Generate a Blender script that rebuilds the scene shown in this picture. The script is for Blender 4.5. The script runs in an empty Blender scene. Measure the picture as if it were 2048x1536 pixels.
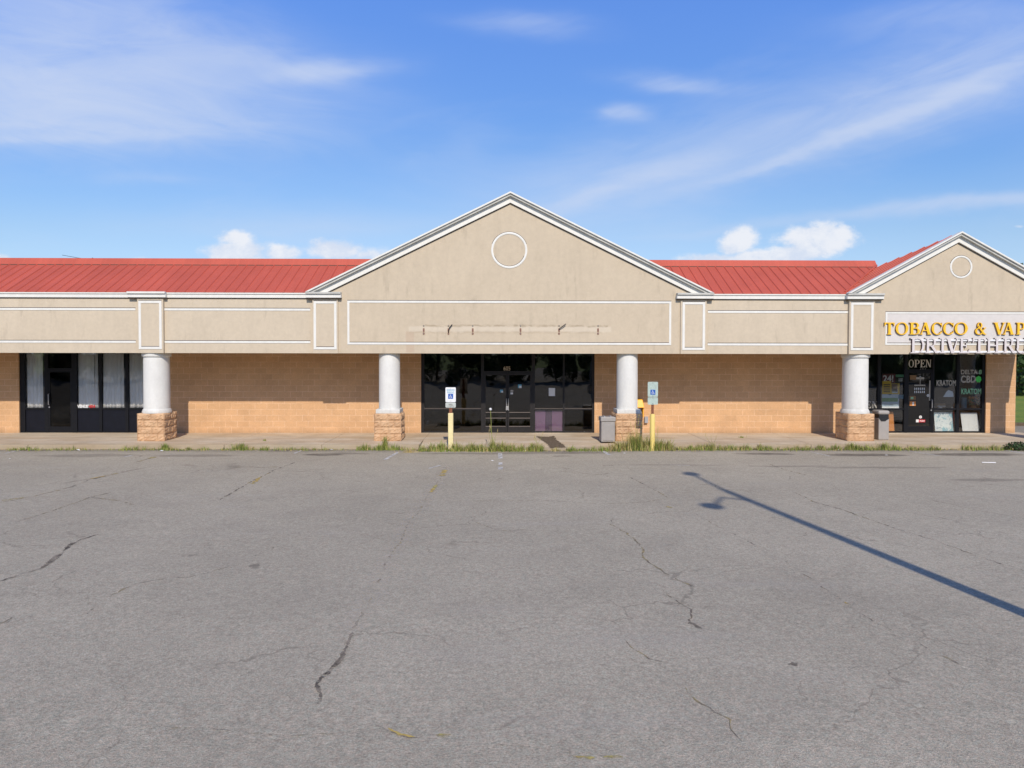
import bpy, bmesh, math, random
from mathutils import Vector, Matrix, Euler
R = math.radians
rnd = random.Random(7)
sc = bpy.context.scene

# ------------------------------------------------------------------ camera
F = 1380.0; CAM = Vector((-0.18, -21.56, 2.95))
cd = bpy.data.cameras.new('camera'); cam = bpy.data.objects.new('camera', cd)
sc.collection.objects.link(cam); sc.camera = cam
cd.sensor_width = 36.0; cd.lens = 36.0 * F / 2048.0
cd.shift_y = -34.0 / 2048.0; cd.clip_end = 3000; cd.clip_start = 0.05
CROT = Matrix.Rotation(R(-0.7), 3, 'Z') @ Matrix.Rotation(R(90 - 1.25), 3, 'X') @ Matrix.Rotation(R(0.09), 3, 'Z')
cam.matrix_world = Matrix.Translation(CAM) @ CROT.to_4x4()

# ------------------------------------------------------------------ light
SUN_EL, SUN_AZ = R(37.4), R(6.8)          # azimuth: to the right of straight behind the camera
S = Vector((math.sin(SUN_AZ) * math.cos(SUN_EL), -math.cos(SUN_AZ) * math.cos(SUN_EL), math.sin(SUN_EL)))
sl = bpy.data.lights.new('sun', 'SUN'); sl.energy = 3.85; sl.angle = R(0.75); sl.color = (1.0, 0.905, 0.78)
so = bpy.data.objects.new('sun', sl); sc.collection.objects.link(so)
so.rotation_euler = S.to_track_quat('Z', 'Y').to_euler()
so.location = (8, -20, 30)
sc.view_settings.view_transform = 'Standard'; sc.view_settings.look = 'None'
sc.view_settings.gamma = 1; sc.view_settings.exposure = 0.0
sc.cycles.transparent_max_bounces = 16

W = bpy.data.worlds.new('World'); sc.world = W; W.use_nodes = True
wn, wl = W.node_tree.nodes, W.node_tree.links
wn.clear()
def N(nt, typ, **kw):
    n = nt.nodes.new(typ)
    for k, v in kw.items():
        if hasattr(n, k): setattr(n, k, v)
    return n
class G:
    """tiny node-graph helper"""
    def __init__(s, nt): s.nt = nt
    def lk(s, v, sock):
        if v is None: return
        if isinstance(v, bpy.types.NodeSocket): s.nt.links.new(v, sock)
        else:
            if isinstance(v, tuple) and len(v) == 3 and sock.type == 'RGBA': v = v + (1,)
            sock.default_value = v
    def m(s, op, a, b=None, c=None, clamp=False):
        n = s.nt.nodes.new('ShaderNodeMath'); n.operation = op; n.use_clamp = clamp
        s.lk(a, n.inputs[0]); s.lk(b, n.inputs[1]); s.lk(c, n.inputs[2]); return n.outputs[0]
    def vm(s, op, a, b=None):
        n = s.nt.nodes.new('ShaderNodeVectorMath'); n.operation = op
        s.lk(a, n.inputs[0]); s.lk(b, n.inputs[1]); return n.outputs[0]
    def sep(s, v):
        n = s.nt.nodes.new('ShaderNodeSeparateXYZ'); s.lk(v, n.inputs[0]); return n.outputs
    def comb(s, x, y, z=0.0):
        n = s.nt.nodes.new('ShaderNodeCombineXYZ'); s.lk(x, n.inputs[0]); s.lk(y, n.inputs[1]); s.lk(z, n.inputs[2]); return n.outputs[0]
    def noise(s, vec, scale, detail=3.0, rough=0.55, dist=0.0, out=0):
        n = s.nt.nodes.new('ShaderNodeTexNoise'); s.lk(vec, n.inputs['Vector'])
        n.inputs['Scale'].default_value = scale; n.inputs['Detail'].default_value = detail
        n.inputs['Roughness'].default_value = rough; n.inputs['Distortion'].default_value = dist
        return n.outputs[out]
    def voro(s, vec, scale, feature='F1', out='Distance'):
        n = s.nt.nodes.new('ShaderNodeTexVoronoi'); n.feature = feature; s.lk(vec, n.inputs['Vector'])
        n.inputs['Scale'].default_value = scale; return n.outputs[out]
    def ramp(s, f, a, b, lo=0.0, hi=1.0, smooth=True):
        n = s.nt.nodes.new('ShaderNodeMapRange'); n.interpolation_type = 'SMOOTHSTEP' if smooth else 'LINEAR'
        n.clamp = True
        s.lk(f, n.inputs[0]); n.inputs[1].default_value = a; n.inputs[2].default_value = b
        n.inputs[3].default_value = lo; n.inputs[4].default_value = hi; return n.outputs[0]
    def mix(s, f, a, b, blend='MIX'):
        n = s.nt.nodes.new('ShaderNodeMix'); n.data_type = 'RGBA'; n.blend_type = blend
        s.lk(f, n.inputs[0]); s.lk(a, n.inputs[6]); s.lk(b, n.inputs[7]); return n.outputs[2]
    def pos(s): return s.nt.nodes.new('ShaderNodeTexCoord').outputs['Object']
    def scl(s, v, x, y, z):
        return s.vm('MULTIPLY', v, (x, y, z))
    def bump(s, h, strength=0.3, dist=0.01):
        n = s.nt.nodes.new('ShaderNodeBump'); n.inputs['Strength'].default_value = strength
        n.inputs['Distance'].default_value = dist; s.lk(h, n.inputs['Height']); return n.outputs[0]

# sky: Nishita + cirrus and cumulus laid out by compass direction
g = G(W.node_tree)
sky = wn.new('ShaderNodeTexSky'); sky.sky_type = 'NISHITA'; sky.sun_disc = False
sky.sun_elevation = SUN_EL; sky.sun_rotation = math.pi - SUN_AZ
sky.air_density = 1.0; sky.dust_density = 0.35; sky.ozone_density = 2.0; sky.altitude = 0
d = wn.new('ShaderNodeTexCoord').outputs['Generated']
dx, dy, dz = g.sep(d)
ys = g.m('MAXIMUM', g.m('ABSOLUTE', dy), 0.08)
u0 = g.m('DIVIDE', dx, ys); v0 = g.m('DIVIDE', dz, ys)
uv = g.comb(u0, v0, dy)
wob = g.noise(g.scl(uv, 2.2, 6, 1), 1.6, 4, 0.6, 0, 1)
wx, wy, wz = g.sep(wob)
u = g.m('ADD', u0, g.m('MULTIPLY', g.m('SUBTRACT', wx, 0.5), 0.16))
v = g.m('ADD', v0, g.m('MULTIPLY', g.m('SUBTRACT', wy, 0.5), 0.05))
cu = lambda px: (px - 1007) / 1380.0
cv = lambda py: (704 - py) / 1380.0
def blob(px, py, rx, ry, ang, amp, uu=None, vv=None, sharp=False):
    uu = u if uu is None else uu; vv = v if vv is None else vv
    ca, sa = math.cos(R(ang)), math.sin(R(ang))
    a = g.m('SUBTRACT', uu, cu(px)); b = g.m('SUBTRACT', vv, cv(py))
    p = g.m('ADD', g.m('MULTIPLY', a, ca), g.m('MULTIPLY', b, sa))
    q = g.m('SUBTRACT', g.m('MULTIPLY', b, ca), g.m('MULTIPLY', a, sa))
    e = g.m('ADD', g.m('POWER', g.m('ABSOLUTE', g.m('DIVIDE', p, rx / 1380.0)), 2.0),
            g.m('POWER', g.m('ABSOLUTE', g.m('DIVIDE', q, ry / 1380.0)), 2.0))
    return g.m('MULTIPLY', g.m('EXPONENT', g.m('MULTIPLY', e, -1.0)), amp)
tot = None
def addb(x):
    global tot
    tot = x if tot is None else g.m('ADD', tot, x)
for b in [(90, 190, 330, 95, -8, .95), (60, 150, 240, 90, -14, .45), (240, 80, 420, 90, -22, .30), (420, 230, 300, 60, -6, .25), (1700, 200, 380, 80, 14, .22), (1250, 320, 300, 60, 20, .18), (300, 60, 330, 60, -12, .38), (160, 252, 190, 13, -1, .75), (110, 278, 250, 11, 3, .55),
          (655, 152, 110, 20, 6, .80), (500, 125, 220, 22, -14, .35), (1050, 58, 110, 18, -3, .36),
          (1355, 162, 85, 18, -4, .60), (1250, 226, 45, 15, 3, .65), (1230, 378, 200, 20, 18, .75),
          (1720, 262, 340, 13, 18.5, .85), (1960, 160, 160, 12, 22, .6), (1560, 290, 420, 55, 15, .42), (1950, 150, 240, 80, 18, .45), (1960, 30, 260, 40, 4, .25),
          (1930, 412, 260, 14, 5, .75), (330, 360, 110, 14, 0, .22), (560, 455, 260, 22, 0, .28), (1480, 452, 190, 10, 6, .25),
          (-300, 300, 260, 80, 0, .5), (2500, 250, 300, 90, 10, .5)]:
    addb(blob(*b))
def rot(a, sx, sy):
    ca, sa = math.cos(R(a)), math.sin(R(a))
    p = g.m('ADD', g.m('MULTIPLY', u0, ca), g.m('MULTIPLY', v0, sa)); q = g.m('SUBTRACT', g.m('MULTIPLY', v0, ca), g.m('MULTIPLY', u0, sa))
    return g.comb(g.m('MULTIPLY', p, sx), g.m('MULTIPLY', q, sy), 0.3)
fa = g.noise(rot(-9, 1.6, 7), 2.6, 7, 0.60, 1.1); fb = g.noise(rot(16, 1.6, 8), 2.6, 7, 0.60, 1.0)
side = g.ramp(u0, -0.25, 0.15)
fib = g.m('ADD', g.m('MULTIPLY', fa, g.m('SUBTRACT', 1.0, side)), g.m('MULTIPLY', fb, side))
cir = g.m('MULTIPLY', tot, g.ramp(fib, 0.30, 0.70, 0.55, 1.35, False))
patch = g.m('MULTIPLY', g.ramp(g.noise(rot(8, 1.0, 3.0), 1.9, 5, 0.58, 0.5), 0.50, 0.85), 0.26)
cir = g.m('ADD', cir, patch)
cir = g.m('SUBTRACT', 1.0, g.m('EXPONENT', g.m('MULTIPLY', cir, -1.15)), clamp=True)
# cumulus near the roof line
cn = g.noise(g.scl(uv, 1.0, 1.35, 1), 15.0, 7, 0.62)
cn2 = g.noise(g.scl(uv, 1.0, 1.6, 1), 44.0, 5, 0.6)
cum = None
for b in [(480, 506, 80, 27, 3, 1.2), (472, 480, 44, 18, 0, .95), (565, 508, 55, 20, 0, 1.0), (672, 500, 68, 28, -4, 1.2), (735, 512, 60, 18, 0, .85),
          (1472, 486, 46, 28, 30, 1.2), (1425, 518, 75, 16, 0, 1.1), (1636, 475, 78, 28, 4, 1.35), (1600, 505, 125, 24, 12, 1.25), (1520, 516, 85, 20, 0, 1.15), (10, 522, 36, 14, 0, .9),
          (290, 520, 30, 8, 0, .55), (-200, 500, 120, 24, 0, 1.1), (2300, 480, 120, 30, 0, 1.1), (2044, 450, 16, 5, 0, .6)]:
    x = blob(*b, uu=u0, vv=v0); cum = x if cum is None else g.m('MAXIMUM', cum, x)
cf = g.m('ADD', cum, g.m('ADD', g.m('MULTIPLY', g.m('SUBTRACT', cn, 0.5), 1.5), g.m('MULTIPLY', g.m('SUBTRACT', cn2, 0.5), 0.5)))
cmask = g.m('MULTIPLY', g.ramp(cf, 0.30, 0.92), g.ramp(cum, 0.05, 0.40))
front = g.ramp(dy, 0.05, 0.25)
skyc = g.mix(1.0, sky.outputs[0], (0.86, 1.12, 1.66), 'MULTIPLY')
mA = g.mix(g.ramp(v0, 0.18, 0.29, 0, 1, False), (1.30, 1.17, 0.92), (1.20, 1.22, 1.08))
mA = g.mix(g.ramp(v0, 0.29, 0.50, 0, 1, False), mA, (1.36, 1.46, 1.50))
mA = g.mix(g.ramp(dz, 0.45, 0.75), mA, (1.0, 1.0, 1.0))
skyc = g.mix(1.0, skyc, mA, 'MULTIPLY')
hz = g.ramp(v0, 0.0, 0.30, 1.0, 0.0)
skyc = g.mix(g.m('MULTIPLY', hz, 0.62), skyc, (6.3, 7.9, 10.6))
skyc = g.mix(g.m('MULTIPLY', cir, 0.92), skyc, (7.3, 8.3, 10.5))
shade = g.ramp(g.m('ADD', cn, g.m('MULTIPLY', cn2, .4)), 0.55, 0.85)
cumc = g.mix(shade, (8.2, 9.0, 10.6), (10.4, 10.6, 11.2))
skyc = g.mix(g.m('MULTIPLY', g.m('MULTIPLY', cmask, front), 0.92), skyc, cumc)
bg = wn.new('ShaderNodeBackground'); bg.inputs[1].default_value = 0.084
wl.new(skyc, bg.inputs[0])
wo = wn.new('ShaderNodeOutputWorld'); wl.new(bg.outputs[0], wo.inputs[0])

# ------------------------------------------------------------------ measuring helpers (a measured point on a real plane)
def ray(px, py):
    return (CROT @ Vector(((px - 1024) / F, (768 - py - 34) / F, -1.0)))
def at(px, py, Y):
    r = ray(px, py); t = (Y - CAM.y) / r.y; return CAM + r * t
def XX(px, Y, py=690): return at(px, py, Y).x
def ZZ(px, py, Y): return at(px, py, Y).z
SLOPE = 0.020
def gz(Y): return SLOPE * min(max(-0.76 - Y, 0), 26.0)
def ground(px, py):
    r = ray(px, py); lo, hi = 1.0, 200.0
    t = (0 - CAM.z) / r.z
    for _ in range(12):
        p = CAM + r * t; t = (gz(p.y) - CAM.z) / r.z
    return CAM + r * t

# ------------------------------------------------------------------ materials
MATS = {}
def newmat(name):
    m = bpy.data.materials.new(name); m.use_nodes = True
    nt = m.node_tree; p = nt.nodes['Principled BSDF']; MATS[name] = m
    return m, G(nt), p
def simple(name, col, rough=0.6, metal=0.0, var=0.12, scale=6.0, bump=0.0, bscale=60.0, spec=0.5, stretch=(1, 1, 1)):
    m, g, p = newmat(name)
    v = g.scl(g.pos(), *stretch)
    n = g.noise(v, scale, 5, 0.6)
    f = g.ramp(n, 0.3, 0.7, 1 - var, 1 + var * 0.6, False)
    c = g.mix(1.0, col + (1,), g.comb(f, f, f), 'MULTIPLY')
    g.lk(c, p.inputs['Base Color']); p.inputs['Roughness'].default_value = rough
    p.inputs['Metallic'].default_value = metal; p.inputs['Specular IOR Level'].default_value = spec
    if bump: g.lk(g.bump(g.noise(g.pos(), bscale, 4, 0.6), bump, 0.01), p.inputs['Normal'])
    return m

def stucco(name, col, stains=True):
    m, g, p = newmat(name); P = g.pos(); x, y, z = g.sep(P)
    big = g.noise(P, 0.8, 5, 0.6); fine = g.noise(P, 9, 5, 0.65)
    streak = g.noise(g.scl(P, 3.0, 3.0, 0.6), 1.0, 5, 0.65)
    f = g.m('MULTIPLY', g.ramp(big, 0.3, 0.7, 0.96, 1.03, False), g.ramp(fine, 0.3, 0.7, 0.95, 1.04, False))
    f = g.m('MULTIPLY', f, g.ramp(streak, 0.42, 0.8, 1.01, 0.94))
    c = g.mix(1.0, col + (1,), g.comb(f, f, f), 'MULTIPLY')
    # mildew streaks with a shape of their own
    mil = g.m('MULTIPLY', g.ramp(g.noise(g.scl(P, 3.2, 3, 0.7), 1.0, 6, 0.7), 0.54, 0.78), 0.30)
    c = g.mix(mil, c, (0.20, 0.165, 0.12, 1))
    if stains:
        def box(x0, x1, z0, z1, s=0.03):
            wv = g.m('MULTIPLY', g.m('SUBTRACT', g.noise(P, 5, 3), 0.5), 0.10)
            zz = g.m('ADD', z, wv)
            a = g.m('MULTIPLY', g.ramp(x, x0 - s, x0 + s), g.ramp(x, x1 - s, x1 + s, 1, 0))
            b = g.m('MULTIPLY', g.ramp(zz, z0 - s, z0 + s), g.ramp(zz, z1 - s, z1 + s, 1, 0))
            return g.m('MULTIPLY', a, b)
        z1 = ZZ(1018, 653, 0.05); z0 = ZZ(1018, 664, 0.05); xa = XX(818, 0.05); xb = XX(1222, 0.05)
        c = g.mix(g.m('MULTIPLY', box(xa, xb, z0, z1), 0.26), c, (0.75, 0.68, 0.56, 1))
        n3 = g.ramp(g.noise(g.scl(P, 2, 1, 4), 2.0, 4), 0.35, 0.6)
        c = g.mix(g.m('MULTIPLY', g.m('MULTIPLY', box(xa + .5, xb - .1, z1 - .01, z1 + .05), n3), 0.50), c, (0.25, 0.19, 0.12, 1))
        c = g.mix(g.m('MULTIPLY', g.m('MULTIPLY', box(xa, xb - .3, z0 - .04, z0 + .03), n3), 0.22), c, (0.28, 0.20, 0.12, 1))
        c = g.mix(g.m('MULTIPLY', box(XX(812, .05), XX(828, .05), ZZ(820, 705, .05), z0), 0.28), c, (0.42, 0.27, 0.19, 1))
    g.lk(c, p.inputs['Base Color']); p.inputs['Roughness'].default_value = 0.92
    p.inputs['Specular IOR Level'].default_value = 0.2
    g.lk(g.bump(g.noise(P, 120, 3, 0.6), 0.25, 0.004), p.inputs['Normal'])
    return m

def blockwall(name, col, mortar, ax='x'):
    m, g, p = newmat(name); P = g.pos(); x, y, z = g.sep(P)
    h = x if ax == 'x' else y
    n = g.nt.nodes.new('ShaderNodeTexBrick')
    g.lk(g.comb(h, g.m('SUBTRACT', z, 0.15)), n.inputs['Vector'])
    n.offset = 0.5; n.squash = 1.0
    n.inputs['Scale'].default_value = 1.0; n.inputs['Brick Width'].default_value = 0.406
    n.inputs['Row Height'].default_value = 0.203; n.inputs['Mortar Size'].default_value = 0.009
    n.inputs['Mortar Smooth'].default_value = 0.3; n.inputs['Bias'].default_value = 0.0
    a = tuple(k * 0.95 for k in col) + (1,); b = tuple(k * 1.05 for k in col) + (1,)
    n.inputs['Color1'].default_value = a; n.inputs['Color2'].default_value = b
    wear = g.ramp(g.noise(g.scl(P, 1.2, 1, 1.6), 1.3, 4), 0.25, 0.60)
    mc = g.mix(wear, col + (1,), mortar + (1,))
    g.lk(mc, n.inputs['Mortar'])
    f = g.m('MULTIPLY', g.ramp(g.noise(P, 1.3, 5, 0.6), 0.3, 0.7, 0.90, 1.07, False), g.ramp(g.noise(P, 38, 4, 0.7), 0.3, 0.7, 0.86, 1.10, False))
    c = g.mix(1.0, n.outputs['Color'], g.comb(f, f, f), 'MULTIPLY')
    dirt = g.m('MULTIPLY', g.ramp(g.m('ADD', z, g.m('MULTIPLY', g.noise(P, 3, 4), 0.25)), 0.24, 0.46, 1, 0), 0.35)
    c = g.mix(dirt, c, (0.22, 0.15, 0.09, 1))
    g.lk(c, p.inputs['Base Color']); p.inputs['Roughness'].default_value = 0.9
    p.inputs['Specular IOR Level'].default_value = 0.25
    hgt = g.m('ADD', g.m('MULTIPLY', n.outputs['Fac'], -0.6), g.m('MULTIPLY', g.noise(P, 30, 5, 0.65), 0.9))
    g.lk(g.bump(hgt, 0.5, 0.012), p.inputs['Normal'])
    return m

M = {}
M['stucco'] = stucco('stucco', (0.555, 0.465, 0.340))
M['stucco_plain'] = stucco('stucco_band', (0.575, 0.487, 0.362), False)
M['sign_panel'] = simple('sign_panel_paint', (0.63, 0.59, 0.545), 0.8, var=0.05)
M['block'] = blockwall('painted_block', (0.63, 0.382, 0.20), (0.78, 0.53, 0.33))
M['block_side'] = blockwall('painted_block_side', (0.63, 0.382, 0.20), (0.78, 0.53, 0.33), 'y')
M['trim'] = simple('white_trim', (0.74, 0.725, 0.66), 0.6, var=0.07, scale=3, stretch=(2, 1, 1))
M['trim_dirty'] = simple('weathered_trim', (0.52, 0.51, 0.46), 0.75, var=0.25, scale=3)
M['seam'] = simple('dark_seam', (0.09, 0.07, 0.055), 0.9, var=0.3, scale=12)  # grime and joints, also the painted shade under cornice and rake
M['gutter'] = simple('grey_gutter', (0.36, 0.36, 0.34), 0.6, var=0.3, scale=4)
M['column'] = None
def colmat():
    m, g, p = newmat('column_paint'); P = g.pos(); x, y, z = g.sep(P)
    f = g.m('MULTIPLY', g.ramp(g.noise(g.scl(P, 2, 2, .8), 1.6, 6, .65), .3, .7, .90, 1.04, False), g.ramp(g.noise(P, 14, 4, .7), .3, .7, .96, 1.03, False))
    c = g.mix(1.0, (0.73, 0.72, 0.665, 1), g.comb(f, f, f), 'MULTIPLY')
    n = g.noise(g.scl(P, 3, 3, 1.4), 2.0, 6, .7)
    low = g.m('MULTIPLY', g.ramp(g.m('ADD', z, g.m('MULTIPLY', n, .5)), 1.22, 1.46, 1, 0), .30)
    c = g.mix(low, c, (0.30, 0.27, 0.21, 1))
    sc_ = g.m('MULTIPLY', g.ramp(g.noise(P, 7, 6, .75), .64, .72), .22)
    c = g.mix(sc_, c, (0.36, 0.33, 0.28, 1))
    g.lk(c, p.inputs['Base Color']); p.inputs['Roughness'].default_value = .75
    g.lk(g.bump(g.noise(P, 22, 5, .65), .18, .01), p.inputs['Normal']); return m
M['column'] = colmat()
M['soffit'] = simple('soffit_paint', (0.32, 0.27, 0.22), 0.9)
def roofmat():
    m, g, p = newmat('red_metal_roof'); P = g.pos()
    n = g.ramp(g.noise(g.scl(P, 1, 1, 1), 1.1, 5, 0.6), 0.3, 0.7, 0.92, 1.06, False)
    s = g.ramp(g.noise(g.scl(P, 14, 0.6, 0.6), 1.0, 4, 0.6), 0.3, 0.7, 0.94, 1.04, False)
    x, y, z = g.sep(P); wn_ = g.nt.nodes.new('ShaderNodeTexWhiteNoise'); wn_.noise_dimensions = '1D'; g.lk(g.m('FLOOR', g.m('DIVIDE', x, 0.915)), wn_.inputs['W'])
    f = g.m('MULTIPLY', g.m('MULTIPLY', n, s), g.ramp(wn_.outputs['Value'], 0, 1, 0.94, 1.03, False))
    c = g.mix(1.0, (0.505, 0.103, 0.063, 1), g.comb(f, f, f), 'MULTIPLY')
    g.lk(c, p.inputs['Base Color']); p.inputs['Roughness'].default_value = 0.5
    p.inputs['Specular IOR Level'].default_value = 0.4
    return m
M['roof'] = roofmat()
def stonemat():
    m, g, p = newmat('split_face_stone'); P = g.pos()
    vor = g.voro(g.scl(P, 1, 1, 1), 5.0, 'F1', 'Color')
    f = g.ramp(g.noise(P, 6, 5, 0.65), 0.3, 0.7, 0.78, 1.12, False)
    c = g.mix(g.ramp(g.noise(P, 3.0, 4), 0.4, 0.62), (0.68, 0.44, 0.25, 1), (0.54, 0.33, 0.18, 1))
    c = g.mix(1.0, c, g.comb(f, f, f), 'MULTIPLY')
    blk = g.m('MULTIPLY', g.ramp(g.noise(P, 4.5, 6, 0.7), 0.60, 0.74), 0.45)
    c = g.mix(blk, c, (0.16, 0.11, 0.07, 1))
    g.lk(c, p.inputs['Base Color']); p.inputs['Roughness'].default_value = 0.92
    g.lk(g.bump(g.noise(P, 26, 6, 0.7), 0.7, 0.02), p.inputs['Normal'])
    return m
M['stone'] = stonemat()
M['mortar'] = simple('mortar', (0.42, 0.30, 0.20), 0.95)
M['frame'] = simple('dark_bronze_frame', (0.020, 0.018, 0.018), 0.5, var=0.3, scale=10, spec=0.3)
M['frame_blk'] = simple('black_frame', (0.008, 0.0085, 0.011), 0.5, var=0.2, scale=10, spec=0.22)
M['panel_blk'] = simple('black_panel', (0.007, 0.008, 0.014), 0.55, var=0.2, scale=5, spec=0.2)
M['rail'] = simple('bright_rail', (0.17, 0.14, 0.12), 0.5)
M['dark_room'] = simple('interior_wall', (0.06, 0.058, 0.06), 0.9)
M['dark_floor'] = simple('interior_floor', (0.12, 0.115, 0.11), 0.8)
M['purple'] = simple('purple_board', (0.20, 0.11, 0.19), 0.7, var=0.15, scale=4)
M['purple_dk'] = simple('dark_purple_board', (0.085, 0.05, 0.09), 0.7)
def glassmat(name, tint, k):
    m = bpy.data.materials.new(name); m.use_nodes = True; nt = m.node_tree; nt.nodes.clear(); g = G(nt)
    tr = nt.nodes.new('ShaderNodeBsdfTransparent'); tr.inputs[0].default_value = tint + (1,)
    gl = nt.nodes.new('ShaderNodeBsdfGlossy'); gl.inputs['Roughness'].default_value = 0.015
    gl.inputs[0].default_value = (1, 1, 1, 1)
    P = g.pos(); g.lk(g.bump(g.noise(P, 0.9, 2), 0.12, 0.05), gl.inputs['Normal'])
    fr = nt.nodes.new('ShaderNodeFresnel'); fr.inputs[0].default_value = 1.5
    fac = g.m('MULTIPLY', fr.outputs[0], k, clamp=True)
    mx = nt.nodes.new('ShaderNodeMixShader'); g.lk(fac, mx.inputs[0]); g.lk(tr.outputs[0], mx.inputs[1]); g.lk(gl.outputs[0], mx.inputs[2])
    # grime film
    df = nt.nodes.new('ShaderNodeBsdfDiffuse'); df.inputs[0].default_value = (0.30, 0.29, 0.27, 1)
    gr = g.ramp(g.noise(P, 2.4, 5, 0.65), 0.45, 0.8, 0.0, 0.035)
    m2 = nt.nodes.new('ShaderNodeMixShader'); g.lk(gr, m2.inputs[0]); g.lk(mx.outputs[0], m2.inputs[1]); g.lk(df.outputs[0], m2.inputs[2])
    o = nt.nodes.new('ShaderNodeOutputMaterial'); g.lk(m2.outputs[0], o.inputs[0]); return m
M['glass'] = glassmat('tinted_glass', (0.93, 0.94, 0.94), 1.3)
M['glass_dark'] = glassmat('dark_glass', (0.20, 0.21, 0.22), 1.6)
M['glass_dim'] = glassmat('door_glass', (0.15, 0.15, 0.16), 0.6)
M['glass_clear'] = glassmat('clear_glass', (0.95, 0.96, 0.97), 1.3)
M['white'] = simple('white_paint', (0.78, 0.78, 0.77), 0.6, var=0.05)
M['paper'] = simple('paper', (0.72, 0.72, 0.70), 0.8, var=0.06)
M['yellow'] = simple('yellow_sign_face', (0.90, 0.52, 0.02), 0.45, var=0.04)
M['yellow_side'] = simple('yellow_sign_return', (0.42, 0.20, 0.015), 0.5)
M['pinkwhite'] = simple('off_white_sign_face', (0.66, 0.605, 0.58), 0.5, var=0.06)
M['brown_side'] = simple('brown_sign_return', (0.10, 0.04, 0.035), 0.6)
M['tan'] = simple('tan_number', (0.62, 0.50, 0.34), 0.6)
M['steel'] = simple('steel', (0.55, 0.55, 0.55), 0.35, metal=0.7)
M['rust'] = simple('rust', (0.22, 0.085, 0.045), 0.9, var=0.5, scale=20)
M['cream_yellow'] = simple('pale_yellow_bollard', (0.80, 0.68, 0.35), 0.6, var=0.12, scale=8)
def chipyellow():
    m, g, p = newmat('chipped_yellow'); P = g.pos()
    c = g.mix(g.ramp(g.noise(P, 14, 5, 0.7), 0.60, 0.66), (0.74, 0.57, 0.17, 1), (0.35, 0.30, 0.22, 1))
    g.lk(c, p.inputs['Base Color']); p.inputs['Roughness'].default_value = 0.65; return m
M['chip_yellow'] = chipyellow()
M['sign_faded'] = simple('faded_sign', (0.42, 0.52, 0.46), 0.5, var=0.2, scale=14)
M['sign_blue'] = simple('sign_blue', (0.01, 0.10, 0.42), 0.5)
M['sign_teal'] = simple('sign_teal', (0.12, 0.36, 0.50), 0.6)
M['bin'] = simple('bin_beige_grey', (0.34, 0.315, 0.285), 0.6, var=0.08, scale=8, bump=0.15, bscale=150)
M['black'] = simple('black_plastic', (0.012, 0.012, 0.013), 0.5)
M['grey_plastic'] = simple('grey_plastic', (0.36, 0.36, 0.37), 0.5)
M['bright_yellow'] = simple('bright_yellow_plastic', (0.88, 0.44, 0.01), 0.45, var=0.06)
M['curtain'] = simple('curtain_cloth', (0.86, 0.82, 0.75), 0.9, var=0.10, scale=3, stretch=(3, 1, .4))
M['red'] = simple('red_vinyl', (0.50, 0.03, 0.035), 0.5)
M['green'] = simple('green_vinyl', (0.06, 0.60, 0.08), 0.5)
M['mint'] = simple('mint_vinyl', (0.24, 0.50, 0.30), 0.6, var=0.3, scale=20)
M['greyvinyl'] = simple('grey_vinyl', (0.42, 0.40, 0.35), 0.6, var=0.35, scale=20)
M['open_vinyl'] = simple('cream_vinyl', (0.70, 0.67, 0.58), 0.6, var=0.1, scale=20)
M['maroon'] = simple('maroon_print', (0.16, 0.035, 0.03), 0.7)
M['poster_yellow'] = simple('poster_yellow', (0.55, 0.36, 0.03), 0.7, var=0.25, scale=25)
M['poster_green'] = simple('poster_green', (0.10, 0.26, 0.10), 0.7, var=0.2, scale=25)
M['poster_ltgreen'] = simple('poster_light_green', (0.14, 0.34, 0.18), 0.7)
M['poster_blue'] = simple('poster_pale_blue', (0.40, 0.48, 0.52), 0.7, var=0.1, scale=20)
M['poster_teal'] = simple('poster_teal', (0.10, 0.20, 0.26), 0.7, var=0.2, scale=20)
M['print_dark'] = simple('dark_print', (0.06, 0.05, 0.03), 0.8)
M['orange'] = simple('orange_board', (0.62, 0.24, 0.06), 0.7, var=0.15, scale=6)
M['brown_card'] = simple('brown_card', (0.22, 0.13, 0.06), 0.8, var=0.2, scale=20)
M['icon_white'] = simple('icon_white', (0.62, 0.66, 0.68), 0.6, var=0.2, scale=30)
def artboard():
    m, g, p = newmat('splashed_board'); P = g.pos()
    a = g.ramp(g.noise(P, 5.5, 3, 0.5, 0.6), 0.54, 0.62)
    b = g.ramp(g.noise(g.vm('ADD', P, (7, 3, 1)), 9, 2, 0.5, 1.0), 0.60, 0.64)
    c = g.mix(a, (0.72, 0.76, 0.74, 1), (0.30, 0.52, 0.58, 1)); c = g.mix(g.m('MULTIPLY', b, .7), c, (0.14, 0.26, 0.34, 1))
    g.lk(c, p.inputs['Base Color']); p.inputs['Roughness'].default_value = 0.7; return m
M['art'] = artboard()
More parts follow.
